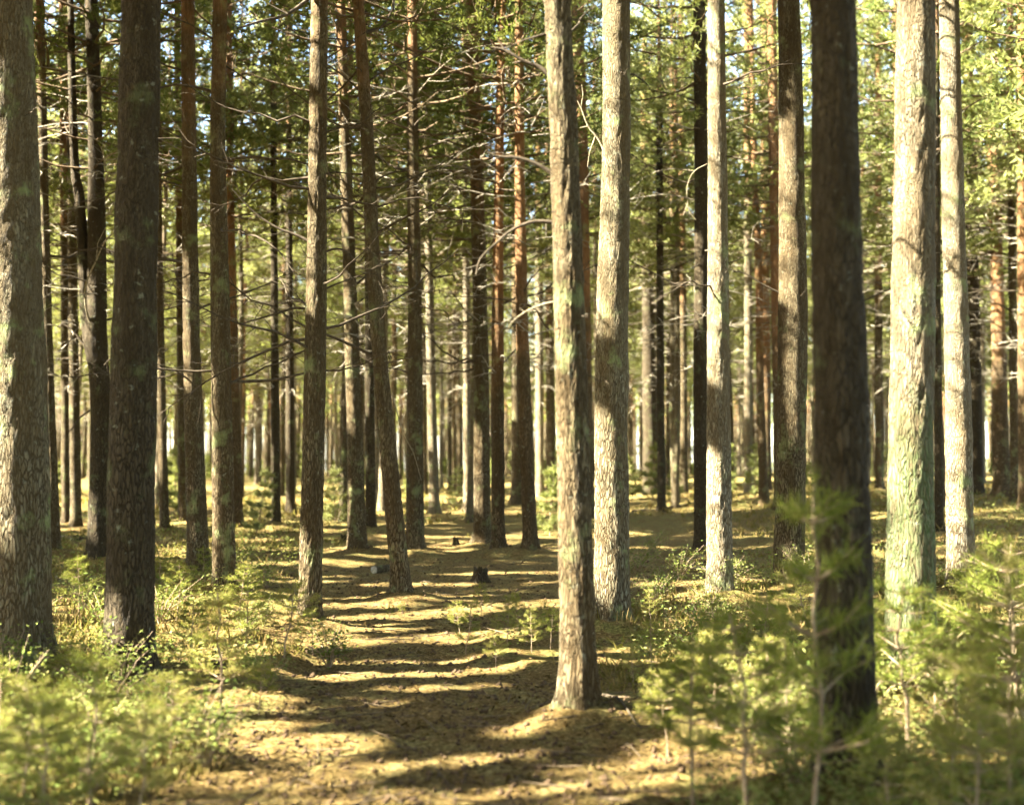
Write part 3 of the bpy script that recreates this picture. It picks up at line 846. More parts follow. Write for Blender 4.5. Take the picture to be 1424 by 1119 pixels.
FBARK = ['pale', 'reddish brown', 'grey-brown', 'orange-brown', 'greenish grey']
def far_pine(i, q):
    x, y, s, rz, k, far = q['x'], q['y'], q['s'], q['rz'], q['k'], q['far']
    gz = float(ground_base(x, y))
    t = link('pine_tree', None, None, (x, y, gz))
    if far: tag(t, 'slender %s pine among the crowd of far trunks in the sunlit depth' % FBARK[q['kb'] % 5], 'tree', 'far pines in the depth of the forest')
    else: tag(t, 'tall %s pine of the surrounding forest beyond the edge of the clearing' % FBARK[q['kb'] % 5], 'tree', 'pines of the surrounding forest')
    t.scale = (s, s, s); t.rotation_euler = (0, 0, rz)
    tr = link('trunk', FTR[q['kb']], t); tr.scale = (q['q'], q['q'], 1)
    cr = FARC[k]; c_, s_ = math.cos(rz), math.sin(rz)
    B_ = cr['V' if far else 'Vs'] * s
    Vw = np.stack([B_[..., 0] * c_ - B_[..., 1] * s_ + x, B_[..., 0] * s_ + B_[..., 1] * c_ + y, B_[..., 2] + gz], -1)
    keep = clear_needles(Vw); me = (FAR_ME if far else SIDE_ME)[k]
    ex = shade_bough_sprays(i, 90 + i) if i is not None else None
    if ex is not None:
        d = (ex - np.array([x, y, gz])) / s
        ex = np.stack([d[..., 0] * c_ + d[..., 1] * s_, -d[..., 0] * s_ + d[..., 1] * c_, d[..., 2]], -1)
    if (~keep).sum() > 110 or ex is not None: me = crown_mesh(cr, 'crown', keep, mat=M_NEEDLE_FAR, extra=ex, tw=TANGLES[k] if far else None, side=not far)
    link('crown', me, t)
hi = len(ALLP); OUT = []
for q in SPEC:
    i = hi if q['y'] < 40 else None
    if q['y'] < 40: hi += 1
    if not q['far'] and (q['y'] < 9 or abs(q['x']) > q['y'] * TANH + 4.2): OUT.append((i, q)); continue
    q['far'] = True if not q['far'] else q['far']
    far_pine(i, q)

def surrounding_forest(OUT):
    """the pines outside the view, whose crowns shade the clearing"""
    nV = []; wd = Acc(); tk = Acc()
    for i, q in OUT:
        x, y, s, rz = q['x'], q['y'], q['s'], q['rz']; gz = float(ground_base(x, y)); cr = FARC[q['k']]
        c_, s_ = math.cos(rz), math.sin(rz)
        def tw(B_): B_ = B_ * s; return np.stack([B_[..., 0] * c_ - B_[..., 1] * s_ + x, B_[..., 0] * s_ + B_[..., 1] * c_ + y, B_[..., 2] + gz], -1)
        Vw = tw(cr['Vs']); nV.append(Vw[clear_needles(Vw)].reshape(-1, 3))
        ex = shade_bough_sprays(i, 90 + i) if i is not None else None
        if ex is not None: nV.append(ex.reshape(-1, 3))
        W, F = cr['woods']; wd.add(tw(W), F[0])
        rr_ = .145 * q['q']; tk.add(*tube(np.array([[x, y, gz - .3], [x, y, gz + .3], [x + .05, y, gz + 6], [x, y + .05, gz + 12], [x, y, gz + 18.3 * s]]), [rr_ * 1.25, rr_, rr_ * .85, rr_ * .6, .02], 9))
    V = np.concatenate(nV); W, F1 = wd.arrays(); T, F2 = tk.arrays(); n0 = len(V); n1 = n0 + len(W)
    Fs = [np.arange(n0).reshape(-1, 3)] + [f + n0 for f in F1] + [f + n1 for f in F2]
    me = mesh_np('surrounding_forest', np.concatenate([V, W, T]), Fs, [M_NEEDLE_FAR, M_LIMB, M_BARK])
    me.polygons.foreach_set('material_index', np.concatenate([np.zeros(n0 // 3, np.int32), np.ones(sum(map(len, F1)), np.int32), np.full(sum(map(len, F2)), 2, np.int32)]))
    tag(link('surrounding_forest', me), 'pine forest standing all around the clearing', 'forest', None, 'stuff')
surrounding_forest(OUT); print('out', len(OUT))

# distant mass of forest closing the view
def distant_forest():
    r = np.random.default_rng(5); tr = Acc(); lf = []
    for k in range(1300):
        y = math.sqrt(r.uniform(104 ** 2, 190 ** 2)); x = r.uniform(-1, 1) * (y * TANH * 1.35 + 4)
        gz = float(ground_base(x, y)); H = r.uniform(13, 17)
        tr.add(*tube(np.array([[x, y, gz - .3], [x + r.normal(0, .1), y, gz + H * .5], [x + r.normal(0, .2), y, gz + H]]), [.16, .13, .03], 6))
        n = 90
        z = gz + H * (1 - .6 * r.random(n))
        rad = 1.9 * np.sin(np.clip((gz + H - z) / (H * .6), .05, 1) * 2.6) * np.sqrt(r.random(n)); an = r.uniform(0, 6.28, n)
        C = np.stack([x + rad * np.cos(an), y + rad * np.sin(an), z], 1)
        A = norm(r.normal(0, 1, (n, 3))) * r.uniform(.2, .5, (n, 1)); B = norm(np.cross(A, r.normal(0, 1, (n, 3)))) * .12
        lf.append(np.stack([C - A - B, C - A + B, C + A], 1).reshape(-1, 3))
    for k in range(450):                           # young growth below the far trees
        y = math.sqrt(r.uniform(85 ** 2, 190 ** 2)); x = r.uniform(-1, 1) * (y * TANH * 1.35 + 4)
        gz = float(ground_base(x, y)); H = r.uniform(.8, 3.6); n = 90
        q = r.random(n); z = gz + H * q; rad = H * .3 * (1.05 - q) * np.sqrt(r.random(n)); an = r.uniform(0, 6.28, n)
        C = np.stack([x + rad * np.cos(an), y + rad * np.sin(an), z], 1)
        A = norm(r.normal(0, 1, (n, 3)) * [1, 1, .6]) * r.uniform(.12, .32, (n, 1)); B = norm(np.cross(A, r.normal(0, 1, (n, 3)))) * .08
        lf.append(np.stack([C - A - B, C - A + B, C + A], 1).reshape(-1, 3))
    V, F = tr.arrays(); L = np.concatenate(lf)
    o = link('distant_forest', mesh_np('distant_forest', V, F, M_BARK_MID, True)); tag(o, 'distant crowd of pine trunks closing the view', 'forest', None, 'stuff')
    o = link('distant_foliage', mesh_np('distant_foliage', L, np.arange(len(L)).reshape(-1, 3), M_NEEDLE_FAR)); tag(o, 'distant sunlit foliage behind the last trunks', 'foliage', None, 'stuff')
distant_forest()

# ------------------------------------------------------------------ ground sheet
def ground_sheet():
    def axis_pts(fine0, fine1, step, ends, grow):
        mid = list(np.arange(fine0, fine1, step)); s = step; p = mid[-1]; hi = []
        while p < ends[1]: s *= grow; p += s; hi.append(p)
        s = step; p = mid[0]; lo = []
        while p > ends[0]: s *= grow; p -= s; lo.append(p)
        return np.array(lo[::-1] + mid + hi)
    xs = axis_pts(-4.5, 4.5, .075, (-900, 900), 1.055); ys = axis_pts(3.8, 14, .08, (-700, 1500), 1.045)
    X, Y = np.meshgrid(xs, ys); Z = ground(X, Y)
    far = np.maximum(np.abs(X) - 120, 0) + np.maximum(np.abs(Y) - 220, 0)
    Z = np.where(far > 0, ground_base(X, Y), Z)
    V = np.stack([X, Y, Z], -1).reshape(-1, 3); ny, nx = X.shape
    i = np.arange(ny - 1)[:, None] * nx; j = np.arange(nx - 1)[None]
    Q = np.stack([i + j, i + j + 1, i + nx + j + 1, i + nx + j], -1).reshape(-1, 4)
    m, t, out = new_mat('forest_floor')
    g = N(t, 'ShaderNodeTexCoord'); v = g.outputs['Object']
    at = N(t, 'ShaderNodeAttribute'); at.attribute_name = 'path'
    fine = noise(t, v, 34, 9, .75); mid = noise(t, v, 5, 6, .65); big = noise(t, v, .8, 5, .6); speck = noise(t, v, 80, 5, .7); clod = noise(t, v, 15, 6, .7)
    litter = ramp(t, fine, [(.36, (.042, .025, .007)), (.47, (.115, .072, .022)), (.56, (.19, .126, .042)), (.68, (.31, .225, .10))])
    moss = ramp(t, fine, [(.36, (.05, .05, .012)), (.48, (.125, .118, .028)), (.62, (.25, .22, .058))])
    dry = ramp(t, fine, [(.36, (.075, .05, .017)), (.5, (.18, .126, .048)), (.64, (.32, .245, .11))])
    c = mix(t, math_n(t, 'MULTIPLY', maprange(t, mid, .42, .58), .85), litter, moss)
    c = mix(t, maprange(t, big, .48, .62), c, litter)
    pth = mix(t, maprange(t, mid, .46, .66), litter, dry)
    pth = mix(t, math_n(t, 'MULTIPLY', maprange(t, big, .42, .58), .45), pth, c)
    c = mix(t, math_n(t, 'MULTIPLY', at.outputs['Fac'], .7), c, pth)
    c = mix(t, math_n(t, 'MULTIPLY', maprange(t, speck, .53, .62), .65), c, (.04, .025, .009))
    c = mix(t, math_n(t, 'MULTIPLY', maprange(t, clod, .50, .60), .6), c, (.055, .036, .013))
    p = N(t, 'ShaderNodeBsdfPrincipled'); p.inputs['Roughness'].default_value = 1; p.inputs['Specular IOR Level'].default_value = .05
    t.links.new(c, p.inputs['Base Color'])
    b = N(t, 'ShaderNodeBump'); b.inputs['Strength'].default_value = .9; b.inputs['Distance'].default_value = .03
    t.links.new(fine, b.inputs['Height']); t.links.new(b.outputs[0], p.inputs['Normal'])
    t.links.new(p.outputs[0], out.inputs[0])
    me = mesh_np('ground', V, Q, m, True)
    a = me.attributes.new('path', 'FLOAT', 'POINT')
    a.data.foreach_set('value', path_mask(V[:, 0], V[:, 1]).astype(np.float32))
    o = link('ground', me); tag(o, 'forest floor of moss, needles and bare soil with a worn path', 'ground', None, 'structure')
    print('ground', len(Q))
ground_sheet()

# ------------------------------------------------------------------ undergrowth and litter (nobody could count it)
def view_spots(r, n, y0, y1, margin=1.15):
    y = np.exp(r.uniform(math.log(y0), math.log(y1), n)); x = r.uniform(-1, 1, n) * (y * TANH * margin + .5)
    return x, y

def undergrowth():
    r = np.random.default_rng(21)
    x, y = view_spots(r, 48000, 3.6, 60)
    m = vnoise(x * .55, y * .55, 91) * .65 + vnoise(x * 2.2, y * 2.2, 92) * .35
    side = sstep(.9, 3.2, np.abs(x - path_x(y)) - .3 * (y > 16))
    near_m = np.hypot(x - TR['M'][4], y - TR['M'][5]) < .9
    k = (m + .22 * side - .55 * path_mask(x, y) - near_m > .58 + .07 * r.normal(size=len(x)))
    k &= ~((y > 11) & (r.random(len(x)) < .4))
    x, y = x[k], y[k]; z = ground(x, y); n = len(x)
    h = r.uniform(.05, .17, n) * np.interp(y, [4, 20, 60], [1, 1.15, 1.6]) * (.7 + .6 * vnoise(x, y, 95))
    out = []
    base = np.stack([x, y, z - .01], 1)
    for q in range(4):
        d = norm(np.stack([r.normal(0, .55, n), r.normal(0, .55, n), np.ones(n)], 1))
        sd = norm(np.cross(d, r.normal(0, 1, (n, 3))))
        w_ = np.interp(y, [4, 20, 60], [.006, .014, .04])[:, None]
        b = base + np.stack([r.normal(0, .03, n), r.normal(0, .03, n), np.zeros(n)], 1)
        out.append(np.stack([b - sd * w_, b + sd * w_, b + d * h[:, None] * r.uniform(.6, 1.2, (n, 1))], 1))
    V = np.concatenate(out).reshape(-1, 3)
    o = link('undergrowth', mesh_np('undergrowth', V, np.arange(len(V)).reshape(-1, 3), M_GRASS))
    tag(o, 'low yellow-green moss, grass and berry shoots over the forest floor', 'undergrowth', None, 'stuff')
    # small oval leaves of berry plants, in patches
    x, y = view_spots(r, 26000, 4, 34)
    m = vnoise(x * .9 + 40, y * .9, 191) * .6 + vnoise(x * 3, y * 3, 192) * .4
    k = (m + .22 * sstep(.8, 2.6, np.abs(x - path_x(y))) - .6 * path_mask(x, y) > np.interp(y, [6, 12, 30], [.68, .72, .76]))
    x, y = x[k], y[k]; n = len(x); z = ground(x, y)
    out = []
    for q in range(7):
        c = np.stack([x + r.normal(0, .06, n), y + r.normal(0, .06, n), z + r.uniform(.02, .24, n)], 1)
        a = norm(np.stack([r.normal(0, 1, n), r.normal(0, 1, n), r.normal(.1, .35, n)], 1)) * r.uniform(.010, .022, (n, 1)) * np.interp(y, [4, 30], [1, 1.7])[:, None]
        b = norm(np.cross(a, np.stack([r.normal(0, .4, n), r.normal(0, .4, n), np.ones(n)], 1))) * np.linalg.norm(a, axis=1, keepdims=True) * .6
        out.append(np.stack([c - a, c + b, c + a, c - b], 1))
    V = np.concatenate(out).reshape(-1, 3)
    o = link('berry_plants', mesh_np('berry_plants', V, np.arange(len(V)).reshape(-1, 4), M_SHRUB))
    tag(o, 'patches of small-leaved green berry plants on the forest floor', 'berry plants', None, 'stuff')
    print('undergrowth', len(V))
    # cones and crumbs
    x, y = view_spots(r, 15000, 4.2, 24, 1.0)
    pm = path_mask(x, y); k = r.random(len(x)) < .22 + .7 * pm
    x, y = x[k], y[k]; n = len(x); z = ground(x, y)
    ico = np.array([[1.4, 0, 0], [-1.4, 0, 0], [0, 1, 0], [0, -1, 0], [0, 0, 1], [0, 0, -1.0]])
    tri = np.array([[0, 2, 4], [2, 1, 4], [1, 3, 4], [3, 0, 4], [2, 0, 5], [1, 2, 5], [3, 1, 5], [0, 3, 5]])
    s = r.uniform(.005, .02, n) * (1 + .6 * (r.random(n) < .08)); an = r.uniform(0, 6.28, n)
    Vx = ico[None] * s[:, None, None] * r.uniform(.7, 1.3, (n, 6, 1))
    c, sn = np.cos(an)[:, None], np.sin(an)[:, None]
    V = np.stack([Vx[..., 0] * c - Vx[..., 1] * sn + x[:, None], Vx[..., 0] * sn + Vx[..., 1] * c + y[:, None], Vx[..., 2] + z[:, None] + .003], -1).reshape(-1, 3)
    F = (tri[None] + (np.arange(n) * 6)[:, None, None]).reshape(-1, 3)
    o = link('litter', mesh_np('litter', V, F, M_LITTER)); tag(o, 'dark fallen cones and crumbs of bark strewn over the path', 'litter', None, 'stuff')
    # fallen needles, bark flakes and leaf crumbs
    x, y = view_spots(r, 26000, 4.2, 20, 1.0); k = vnoise(x * 2.5, y * 2.5, 77) + .25 * path_mask(x, y) > .42
    x, y = x[k], y[k]; n = len(x); c = np.stack([x, y, ground(x, y) + .006], 1)
    an = r.uniform(0, 6.28, n); L = r.uniform(.012, .05, n)
    a_ = np.stack([np.cos(an) * L, np.sin(an) * L, r.normal(0, .25, n) * L], 1); b_ = np.stack([-np.sin(an), np.cos(an), r.normal(0, .3, n)], 1) * r.uniform(.003, .012, (n, 1))
    V = np.stack([c - a_ - b_, c - a_ + b_, c + a_], 1).reshape(-1, 3)
    o = link('needle_litter', mesh_np('needle_litter', V, np.arange(len(V)).reshape(-1, 3), M_FLAKE)); tag(o, 'brown fallen needles and bark flakes covering the path', 'litter', None, 'stuff')
    # small fallen twigs
    a = Acc(); x, y = view_spots(r, 700, 4.6, 26, 1.0); z = ground(x, y)
    for i in range(len(x)):
        an = r.uniform(0, 3.14); L = r.uniform(.06, .35); m3 = np.array([x[i], y[i], z[i] + .012]); d = np.array([math.cos(an), math.sin(an), r.normal(0, .06)]) * L
        a.add(*tube(np.array([m3 - d, m3 + r.normal(0, .05, 3) * L * [1, 1, .3], m3 + d]), [.004, .005, .002], 4))
    o = link('twig_litter', a.mesh('twig_litter', M_TWIGS)); tag(o, 'thin dry twigs strewn on the forest floor', 'twigs', None, 'stuff')
undergrowth()

# ------------------------------------------------------------------ saplings
def sapling(seed, H=1.0, whorls=5, spread=.38, needle=.065, nw=.0045, per=95, bare=.25, flat=False):
    r = np.random.default_rng(seed); st = Acc(); tris = []
    n = 10; t = np.linspace(0, 1, n); ax = np.cumsum(r.normal(0, .012, (n, 2)), 0) * H; ax[0] = 0
    Pm = np.column_stack([ax, t * H - .03])
    st.add(*tube(Pm, np.linspace(.012, .004, n) * (.6 + .5 * H), 6))
    def clothe(A, B, cnt):
        d = norm(B - A); L = np.linalg.norm(B - A)
        q = r.random(cnt)[:, None]; p = A + (B - A) * q
        dirn = norm(d[None] * r.uniform(.25, 1.0, (cnt, 1)) + norm(r.normal(0, 1, (cnt, 3))) * .85)
        l = needle * r.uniform(.7, 1.2, (cnt, 1)); s = norm(np.cross(dirn, r.normal(0, 1, (cnt, 3)))) * nw * .5
        tris.append(np.stack([p - s, p + s, p + dirn * l], 1))
    for k in range(whorls):
        f = bare + (1 - bare) * (k + .3) / whorls
        nb = r.integers(3, 6); a0 = r.uniform(0, 6.28)
        b = np.array([np.interp(f, t, Pm[:, i]) for i in range(3)])
        for j in range(nb):
            an = a0 + j * 6.28 / nb + r.normal(0, .25); L = spread * (1.15 - .8 * (f - bare) / (1 - bare)) * r.uniform(.65, 1.15)
            up = r.uniform(.05, .4) if not flat else r.uniform(-.05, .15)
            d = norm(np.array([math.cos(an), math.sin(an), up]))
            e = b + d * L + np.array([0, 0, .12 * L])
            st.add(*tube(np.array([b, b + d * L * .55, e]), [.005, .004, .0025], 4))
            clothe(b + d * L * .3, e, int(per * L / spread) + 10)
            for sgn in (-1, 1):
                m = b + d * L * r.uniform(.4, .65); sd = norm(d + sgn * np.array([-d[1], d[0], 0]) * r.uniform(.6, 1.0) + [0, 0, .1])
                e2 = m + sd * L * r.uniform(.3, .5)
                st.add(*tube(np.array([m, e2]), [.003, .002], 3)); clothe(m, e2, int(per * .55 * L / spread) + 6)
    clothe(Pm[-3], Pm[-1] + [0, 0, .02], int(per * .9))
    V = np.concatenate(tris).reshape(-1, 3)
    return (mesh_np('needles', V, np.arange(len(V)).reshape(-1, 3), M_YOUNG), st.mesh('stem', M_STEM, True))

def shrub(seed, H=.5, W=.4, n=420, leaf=.024):
    r = np.random.default_rng(seed); st = Acc(); out = []
    for k in range(13):
        an = r.uniform(0, 6.28); d = np.array([math.cos(an) * W * r.uniform(.3, 1), math.sin(an) * W * r.uniform(.3, 1), H * r.uniform(.6, 1.1)])
        Q3 = np.array([[0, 0, -.04], d * [.3, .3, .5], d]); st.add(*tube(Q3, [.007, .005, .002], 4))
        m = n // 13; q = r.uniform(.3, 1.05, m)
        c = np.stack([np.interp(q, [0, .5, 1.05], [0, d[i] * (.3 if i < 2 else .5), d[i]]) for i in range(3)], 1) + r.normal(0, .055, (m, 3))
        a = norm(r.normal(0, 1, (m, 3)) * [1, 1, .5]) * leaf * r.uniform(.6, 1.2, (m, 1)); b = norm(np.cross(a, r.normal(0, .5, (m, 3)) + [0, 0, 1])) * leaf * .5
        out.append(np.stack([c - a, c + b, c + a, c - b], 1))
    V = np.concatenate(out).reshape(-1, 3)
    return mesh_np('leaves', V, np.arange(len(V)).reshape(-1, 4), M_SHRUB), st.mesh('stems', M_STEM, True)

SAP = [sapling(800 + k, 1.0, 5 + k % 3, .36 + .05 * (k % 3), .075, .0052, 62, .25 + .12 * (k % 2)) for k in range(6)]
SAPF0 = M_YOUNG; M_YOUNG = M_NEEDLE_FAR
SAPF = [sapling(830 + k, 1.0, 6, .30, .10, .016, 50, .06) for k in range(3)]
M_YOUNG = SAPF0
SHR = [shrub(850 + k, .5, .38 + .05 * k) for k in range(4)]

SHORT = dict(A='thick trunk at the clearing edge', B='stout dark shaded trunk', C='forked pine', D='slim reddish brown trunk', E='trunk with pale sun flecks',
             F='slender pine beside the path', G='grey pine with widened foot', H='leaning pine', I='straight dark pine behind the leaning one', J='orange-brown pine',
             K='middle of three close trunks', L='pine with sideways curving foot', M='mossy trunk by the path', N='bent sunlit pine', O='very thin dark pine', P='dark grey pine',
             Q='pale pine with cracked foot', R='pine with one pale band', S='massive dark trunk', T='broad cream-lit trunk', U='slim cream-lit trunk')
def near_label(kind, x, y, h):
    k = min(SHORT, key=lambda q: math.hypot(TR[q][4] - x, TR[q][5] - y))
    d = math.hypot(TR[k][4] - x, TR[k][5] - y)
    size = 'tiny' if h < .22 else 'low' if h < .38 else 'knee-high' if h < .6 else 'waist-high'
    return '%s %s %s the %s' % (size, kind, 'against the foot of' if d < .6 else 'close to' if d < 1.6 else 'some steps from', SHORT[k])

def place_plant(name, me, x, y, sc, label, cat, group, r, sub):
    gz = float(ground(np.array([x]), np.array([y]))[0])
    t = link(name, None, None, (x, y, gz)); tag(t, label, cat, group)
    t.scale = sc; t.rotation_euler = (r.normal(0, .05), r.normal(0, .05), r.uniform(0, 6.28))
    link(sub[0], me[0], t); link(sub[1], me[1], t)
    return t

r = np.random.default_rng(91)
# (u, v of foot, height in px, kind, label)
LEFT = 'yellow-green young pine among the thicket on the side of the two thick trunks'
RIGHT = 'green young pine in the thicket round the massive dark trunk'
SPOTS = [
 (126,1118,230,0,'young pine with a bare pale stem in front of the stout dark trunk',None),
 (30,1130,190,1,LEFT,'L'),(70,1060,110,2,LEFT,'L'),(190,1150,180,3,LEFT,'L'),(240,1060,130,4,LEFT,'L'),(-10,1010,90,5,LEFT,'L'),(95,960,60,1,LEFT,'L'),
 (215,1000,70,2,LEFT,'L'),(305,985,170,0,'tall seedling with dark stem between the stout trunk and the path',None),(265,930,90,3,LEFT,'L'),(340,905,95,4,LEFT,'L'),(395,925,110,5,LEFT,'L'),
 (245,870,80,1,LEFT,'L'),(330,870,80,2,LEFT,'L'),(110,860,90,3,LEFT,'L'),(225,820,60,4,LEFT,'L'),(285,820,55,0,LEFT,'L'),(435,905,70,2,LEFT,'L'),(360,985,70,3,LEFT,'L'),(75,1160,200,0,LEFT,'L'),
 (1131,1180,520,0,'tall thin sapling standing before the massive dark trunk',None),
 (1040,1165,320,1,'bushy young pine leaning toward the tall thin sapling',None),
 (1098,1068,180,2,'young pine with a white bare stem behind the tall thin sapling',None),
 (965,1120,250,3,RIGHT,'R'),(1000,1010,140,4,RIGHT,'R'),(930,1040,120,5,RIGHT,'R'),(1265,1040,240,1,'young pine with brown stem before the mossy cream-lit trunk',None),
 (1235,1180,160,2,'low yellowing young pine at the foot of the massive dark trunk',None),(1320,1120,240,3,RIGHT,'R'),(1395,1150,400,4,'largest bushy young pine beyond the mossy cream-lit trunk',None),
 (1420,1010,270,5,RIGHT,'R'),(1360,960,170,0,RIGHT,'R'),(1300,930,110,1,RIGHT,'R'),(1400,880,130,2,RIGHT,'R'),(1345,870,90,3,RIGHT,'R'),(1060,900,90,4,RIGHT,'R'),(1120,880,100,5,RIGHT,'R'),(1190,1020,130,0,RIGHT,'R'),
 (990,900,80,1,RIGHT,'R'),(905,930,70,2,RIGHT,'R'),(1075,1000,120,3,RIGHT,'R'),(1220,930,110,4,RIGHT,'R'),(1430,1150,300,1,RIGHT,'R'),(1350,1190,230,2,RIGHT,'R'),(1300,1000,120,5,RIGHT,'R'),
]
for u, v, hp, k, label, g in SPOTS:
    x, y = pix_ground(u, v)
    y = max(y, 4.1) if v > 1119 else y
    if v > 1119: x = at_depth(u, 1119, y)[0]; hp = hp
    fv = 655 + (CAM_H - float(ground_base(x, y))) * FPX / y
    h = (max(fv, v) - (v - hp)) * y / FPX
    wsc = max(h * r.uniform(.85, 1.15), .42) if hp < 400 else h * .62
    sc = (wsc, wsc, h)
    if g: label = near_label('yellow-green young pine' if g == 'L' else 'green young pine', x, y, h)
    place_plant('pine_sapling', SAP[k], x, y, sc, label, 'sapling', {'L': 'young pines of the thicket by the thick trunks', 'R': 'young pines of the thicket round the dark trunk'}.get(g), r, ('needles', 'stem'))
# slim seedlings standing in the open
for i, (u, v, hp) in enumerate([(648,905,75),(690,930,60),(705,895,70),(722,880,60),(740,910,65),(640,880,50),(425,800,40),(540,860,28),(670,850,48),(765,905,60),(760,880,45),(880,950,60),(905,870,50),(560,850,22),(620,860,30)]):
    x, y = pix_ground(u, v); h = hp * y / FPX
    place_plant('pine_seedling', SAP[i % 6], x, y, (h * .8, h * .8, h), near_label('slim pine seedling', x, y, h), 'seedling', 'seedlings on the open floor', r, ('needles', 'stem'))
# low leafy shrubs
for i in range(110):
    left = i % 2 == 0
    if left: u, v = r.uniform(-20, 470), r.uniform(790, 1119)
    else: u, v = r.uniform(850, 1440), r.uniform(760, 1119)
    if left and u > 330 and v > 960: continue
    x, y = pix_ground(u, v)
    if not left and x - path_x(y) < 1.7: continue
    s = r.uniform(.45, 1.0)
    place_plant('leafy_shrub', SHR[i % 4], x, y, (s, s, s * r.uniform(.7, 1.1)), near_label('leafy shrub', x, y, s * .45), 'shrub', 'leafy shrubs by the thick trunks' if left else 'leafy shrubs round the dark trunk', r, ('leaves', 'stems'))
# sunlit young conifers in the depth
for i, (u, v, hp, lab) in enumerate([(1050,692,78,'pale sunlit young conifer in the gap beside the trunk with one pale band'),(940,692,52,'small sunlit conifer with tiered branches behind the dark grey pine'),(765,742,100,'pale green young conifer just behind the mossy trunk'),(356,742,95,'pale sunlit bush-like conifer behind the trunk with pale flecks'),(465,728,80,'young conifer in the gap beside the grey pine')]):
    x, y = pix_ground(u, v); h = hp * y / FPX
    place_plant('young_conifer', SAPF[i % 3], x, y, (h * .8, h * .8, h), lab, 'conifer', None, r, ('needles', 'stem'))
for i in range(44):
    y = r.uniform(34, 85); x = r.uniform(-1, 1) * (y * TANH); h = r.uniform(.7, 2.4)
    place_plant('young_conifer', SAPF[i % 3], x, y, (h * .8, h * .8, h), 'small young conifer under the far trunks', 'conifer', 'young conifers in the depth', r, ('needles', 'stem'))

# ------------------------------------------------------------------ stumps, log, fallen branches
def stump(u, v, wpx, hpx, label, mat, cutmat, seed):
    x, y = pix_ground(u, v); gz = float(ground(np.array([x]), np.array([y]))[0]); rad = wpx / 2 * y / FPX; h = hpx * y / FPX
    t = link('tree_stump', None, None, (x, y, gz)); tag(t, label, 'stump')
    rr = np.random.default_rng(seed); seg = 22; a = Acc(); zs = np.array([-.3, 0, .2, .4, .65, 1.0]) * h
    th = np.arange(seg) / seg * 6.283
    rows = []
    for i, z in enumerate(zs):
        f = 1 + .75 * math.exp(-max(z, 0) / h * 3.2) * (.6 + .4 * np.sin(th * 4 + seed)); rows.append(np.stack([rad * .62 * f * np.cos(th), rad * .62 * f * np.sin(th), np.full(seg, z) + (rr.normal(-.1 * h, .16 * h, seg) if i == 5 else 0)], 1) + rr.normal(0, .025 * rad, (seg, 3)))
    V = np.concatenate(rows); i = np.arange(5)[:, None] * seg; j = np.arange(seg)[None]; j2 = (j + 1) % seg
    a.add(V, np.stack([i + j, i + j2, i + seg + j2, i + seg + j], -1).reshape(-1, 4))
    link('bark', a.mesh('bark', mat, True), t)
    b = Acc(); top = rows[-1] * [.93, .93, 1] - [0, 0, .10 * h]; b.add(top); cap_fan(b, top.mean(0), np.arange(seg)); link('cut_face', b.mesh('cut_face', cutmat), t)
stump(668, 803, 30, 20, 'dark rotting stump on the open floor before the orange-brown pine', M_BARK_DK_SHADE, M_DEAD, 3)
stump(478, 752, 14, 10, 'small dark stump beside the foot of the grey pine', M_BARK_DK_SHADE, M_DEAD, 4)
stump(634, 757, 12, 9, 'tiny broken stump on the bright streak behind the leaning pine', M_BARK_DK_SHADE, M_DEAD, 5)

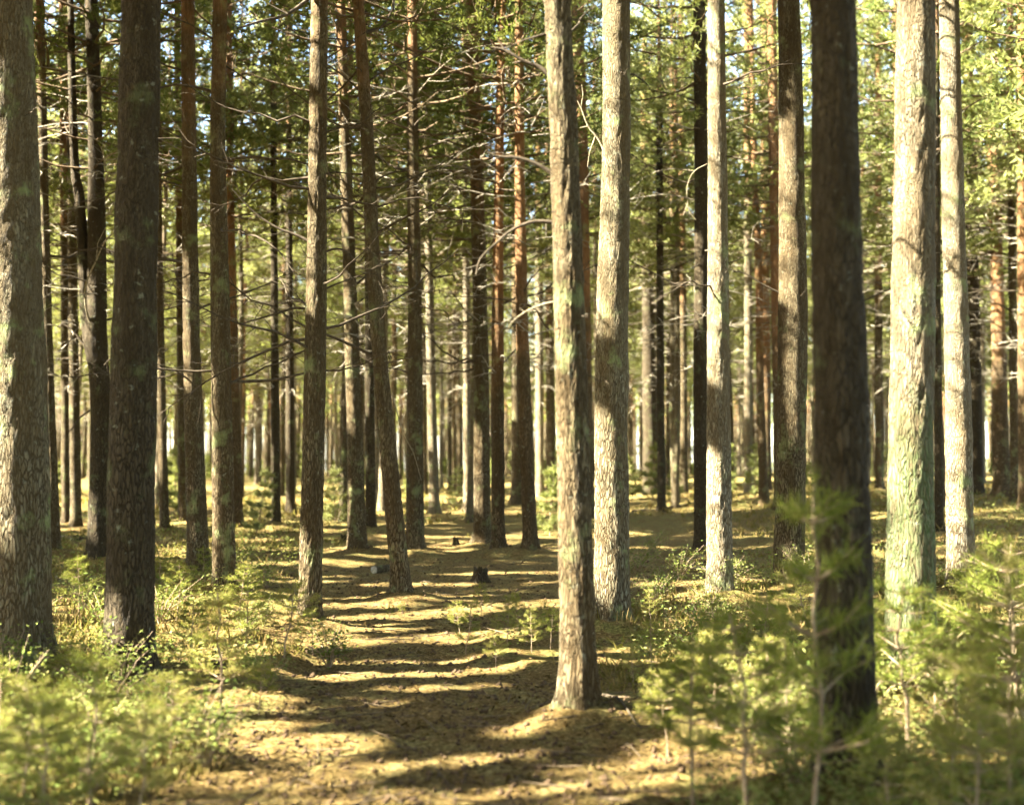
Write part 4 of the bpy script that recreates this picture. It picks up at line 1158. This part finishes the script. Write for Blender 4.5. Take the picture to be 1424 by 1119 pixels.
def log(u, v, Lm, rad, an, label, mat):
    x, y = pix_ground(u, v); gz = float(ground(np.array([x]), np.array([y]))[0])
    t = link('sawn_log', None, None, (x, y, gz + rad * .8)); tag(t, label, 'log'); t.rotation_euler[2] = an
    rr = np.random.default_rng(9); seg = 20; xs = np.linspace(0, Lm, 8); V, Q = tube(np.stack([xs, xs * 0, xs * 0], 1), np.full(8, rad), seg); V += rr.normal(0, rad * .03, V.shape)
    a = Acc(); a.add(V, Q); link('bark', a.mesh('bark', mat, True), t)
    for e, nm in ((0, 0.0), (7, Lm)):
        b = Acc(); ring = V[e * seg:(e + 1) * seg] * [1, .98, .98]; b.add(ring); cap_fan(b, ring.mean(0) + [.004 * (1 if e else -1), 0, 0], np.arange(seg)); link('cut_face', b.mesh('cut_face', M_CUT), t)
log(520, 792, .42, .06, math.radians(62), 'short sawn log with white cut end beside the leaning pine', M_BARK)

def fallen(pix, r0, label, mat, twigs=3, seed=1):
    rr = np.random.default_rng(seed); Pp = []
    for u, v in pix:
        x, y = pix_ground(u, v); Pp.append([x, y, float(ground(np.array([x]), np.array([y]))[0]) + r0 * .8])
    Pp = np.array(Pp); n = 3 * (len(pix) - 1) + 1
    C = catmull(np.linspace(0, len(pix) - 1, n), np.column_stack([np.arange(len(pix)), Pp]))
    C[:, 2] = ground(C[:, 0], C[:, 1]) + r0 * .8
    org = C[0].copy(); C -= org; a = Acc(); a.add(*tube(C, np.linspace(r0, r0 * .35, n), 7))
    for k in range(twigs):
        i = rr.integers(1, n - 1); d = norm(np.array([rr.normal(), rr.normal(), abs(rr.normal(.2, .3))])); a.add(*tube(np.array([C[i], C[i] + d * .18, C[i] + d * .36 + [0, 0, -.03]]), [r0 * .4, r0 * .3, r0 * .12], 4))
    tag(link('fallen_branch', a.mesh('fallen_branch', mat, True), None, org), label, 'branch')
fallen([(838, 985), (858, 990), (878, 1003), (892, 1012)], .012, 'dark curved branch lying at the foot of the mossy trunk', M_DEAD, 2, 1)
fallen([(880, 712), (930, 707), (975, 700)], .05, 'long thin branch lying along the bright streak of ground', M_DEAD, 2, 2)
fallen([(1000, 1010), (1040, 985), (1090, 975), (1120, 968)], .012, 'dry branch lying under the young pines by the dark trunk', M_DEADPALE, 4, 3)
fallen([(940, 770), (980, 790), (1030, 800)], .02, 'fallen branch on the mossy floor behind the cracked pale trunk', M_DEADPALE, 4, 4)
fallen([(85, 745), (110, 752), (128, 748)], .03, 'dark branch on the ground beside the forked pine', M_DEAD, 3, 5)
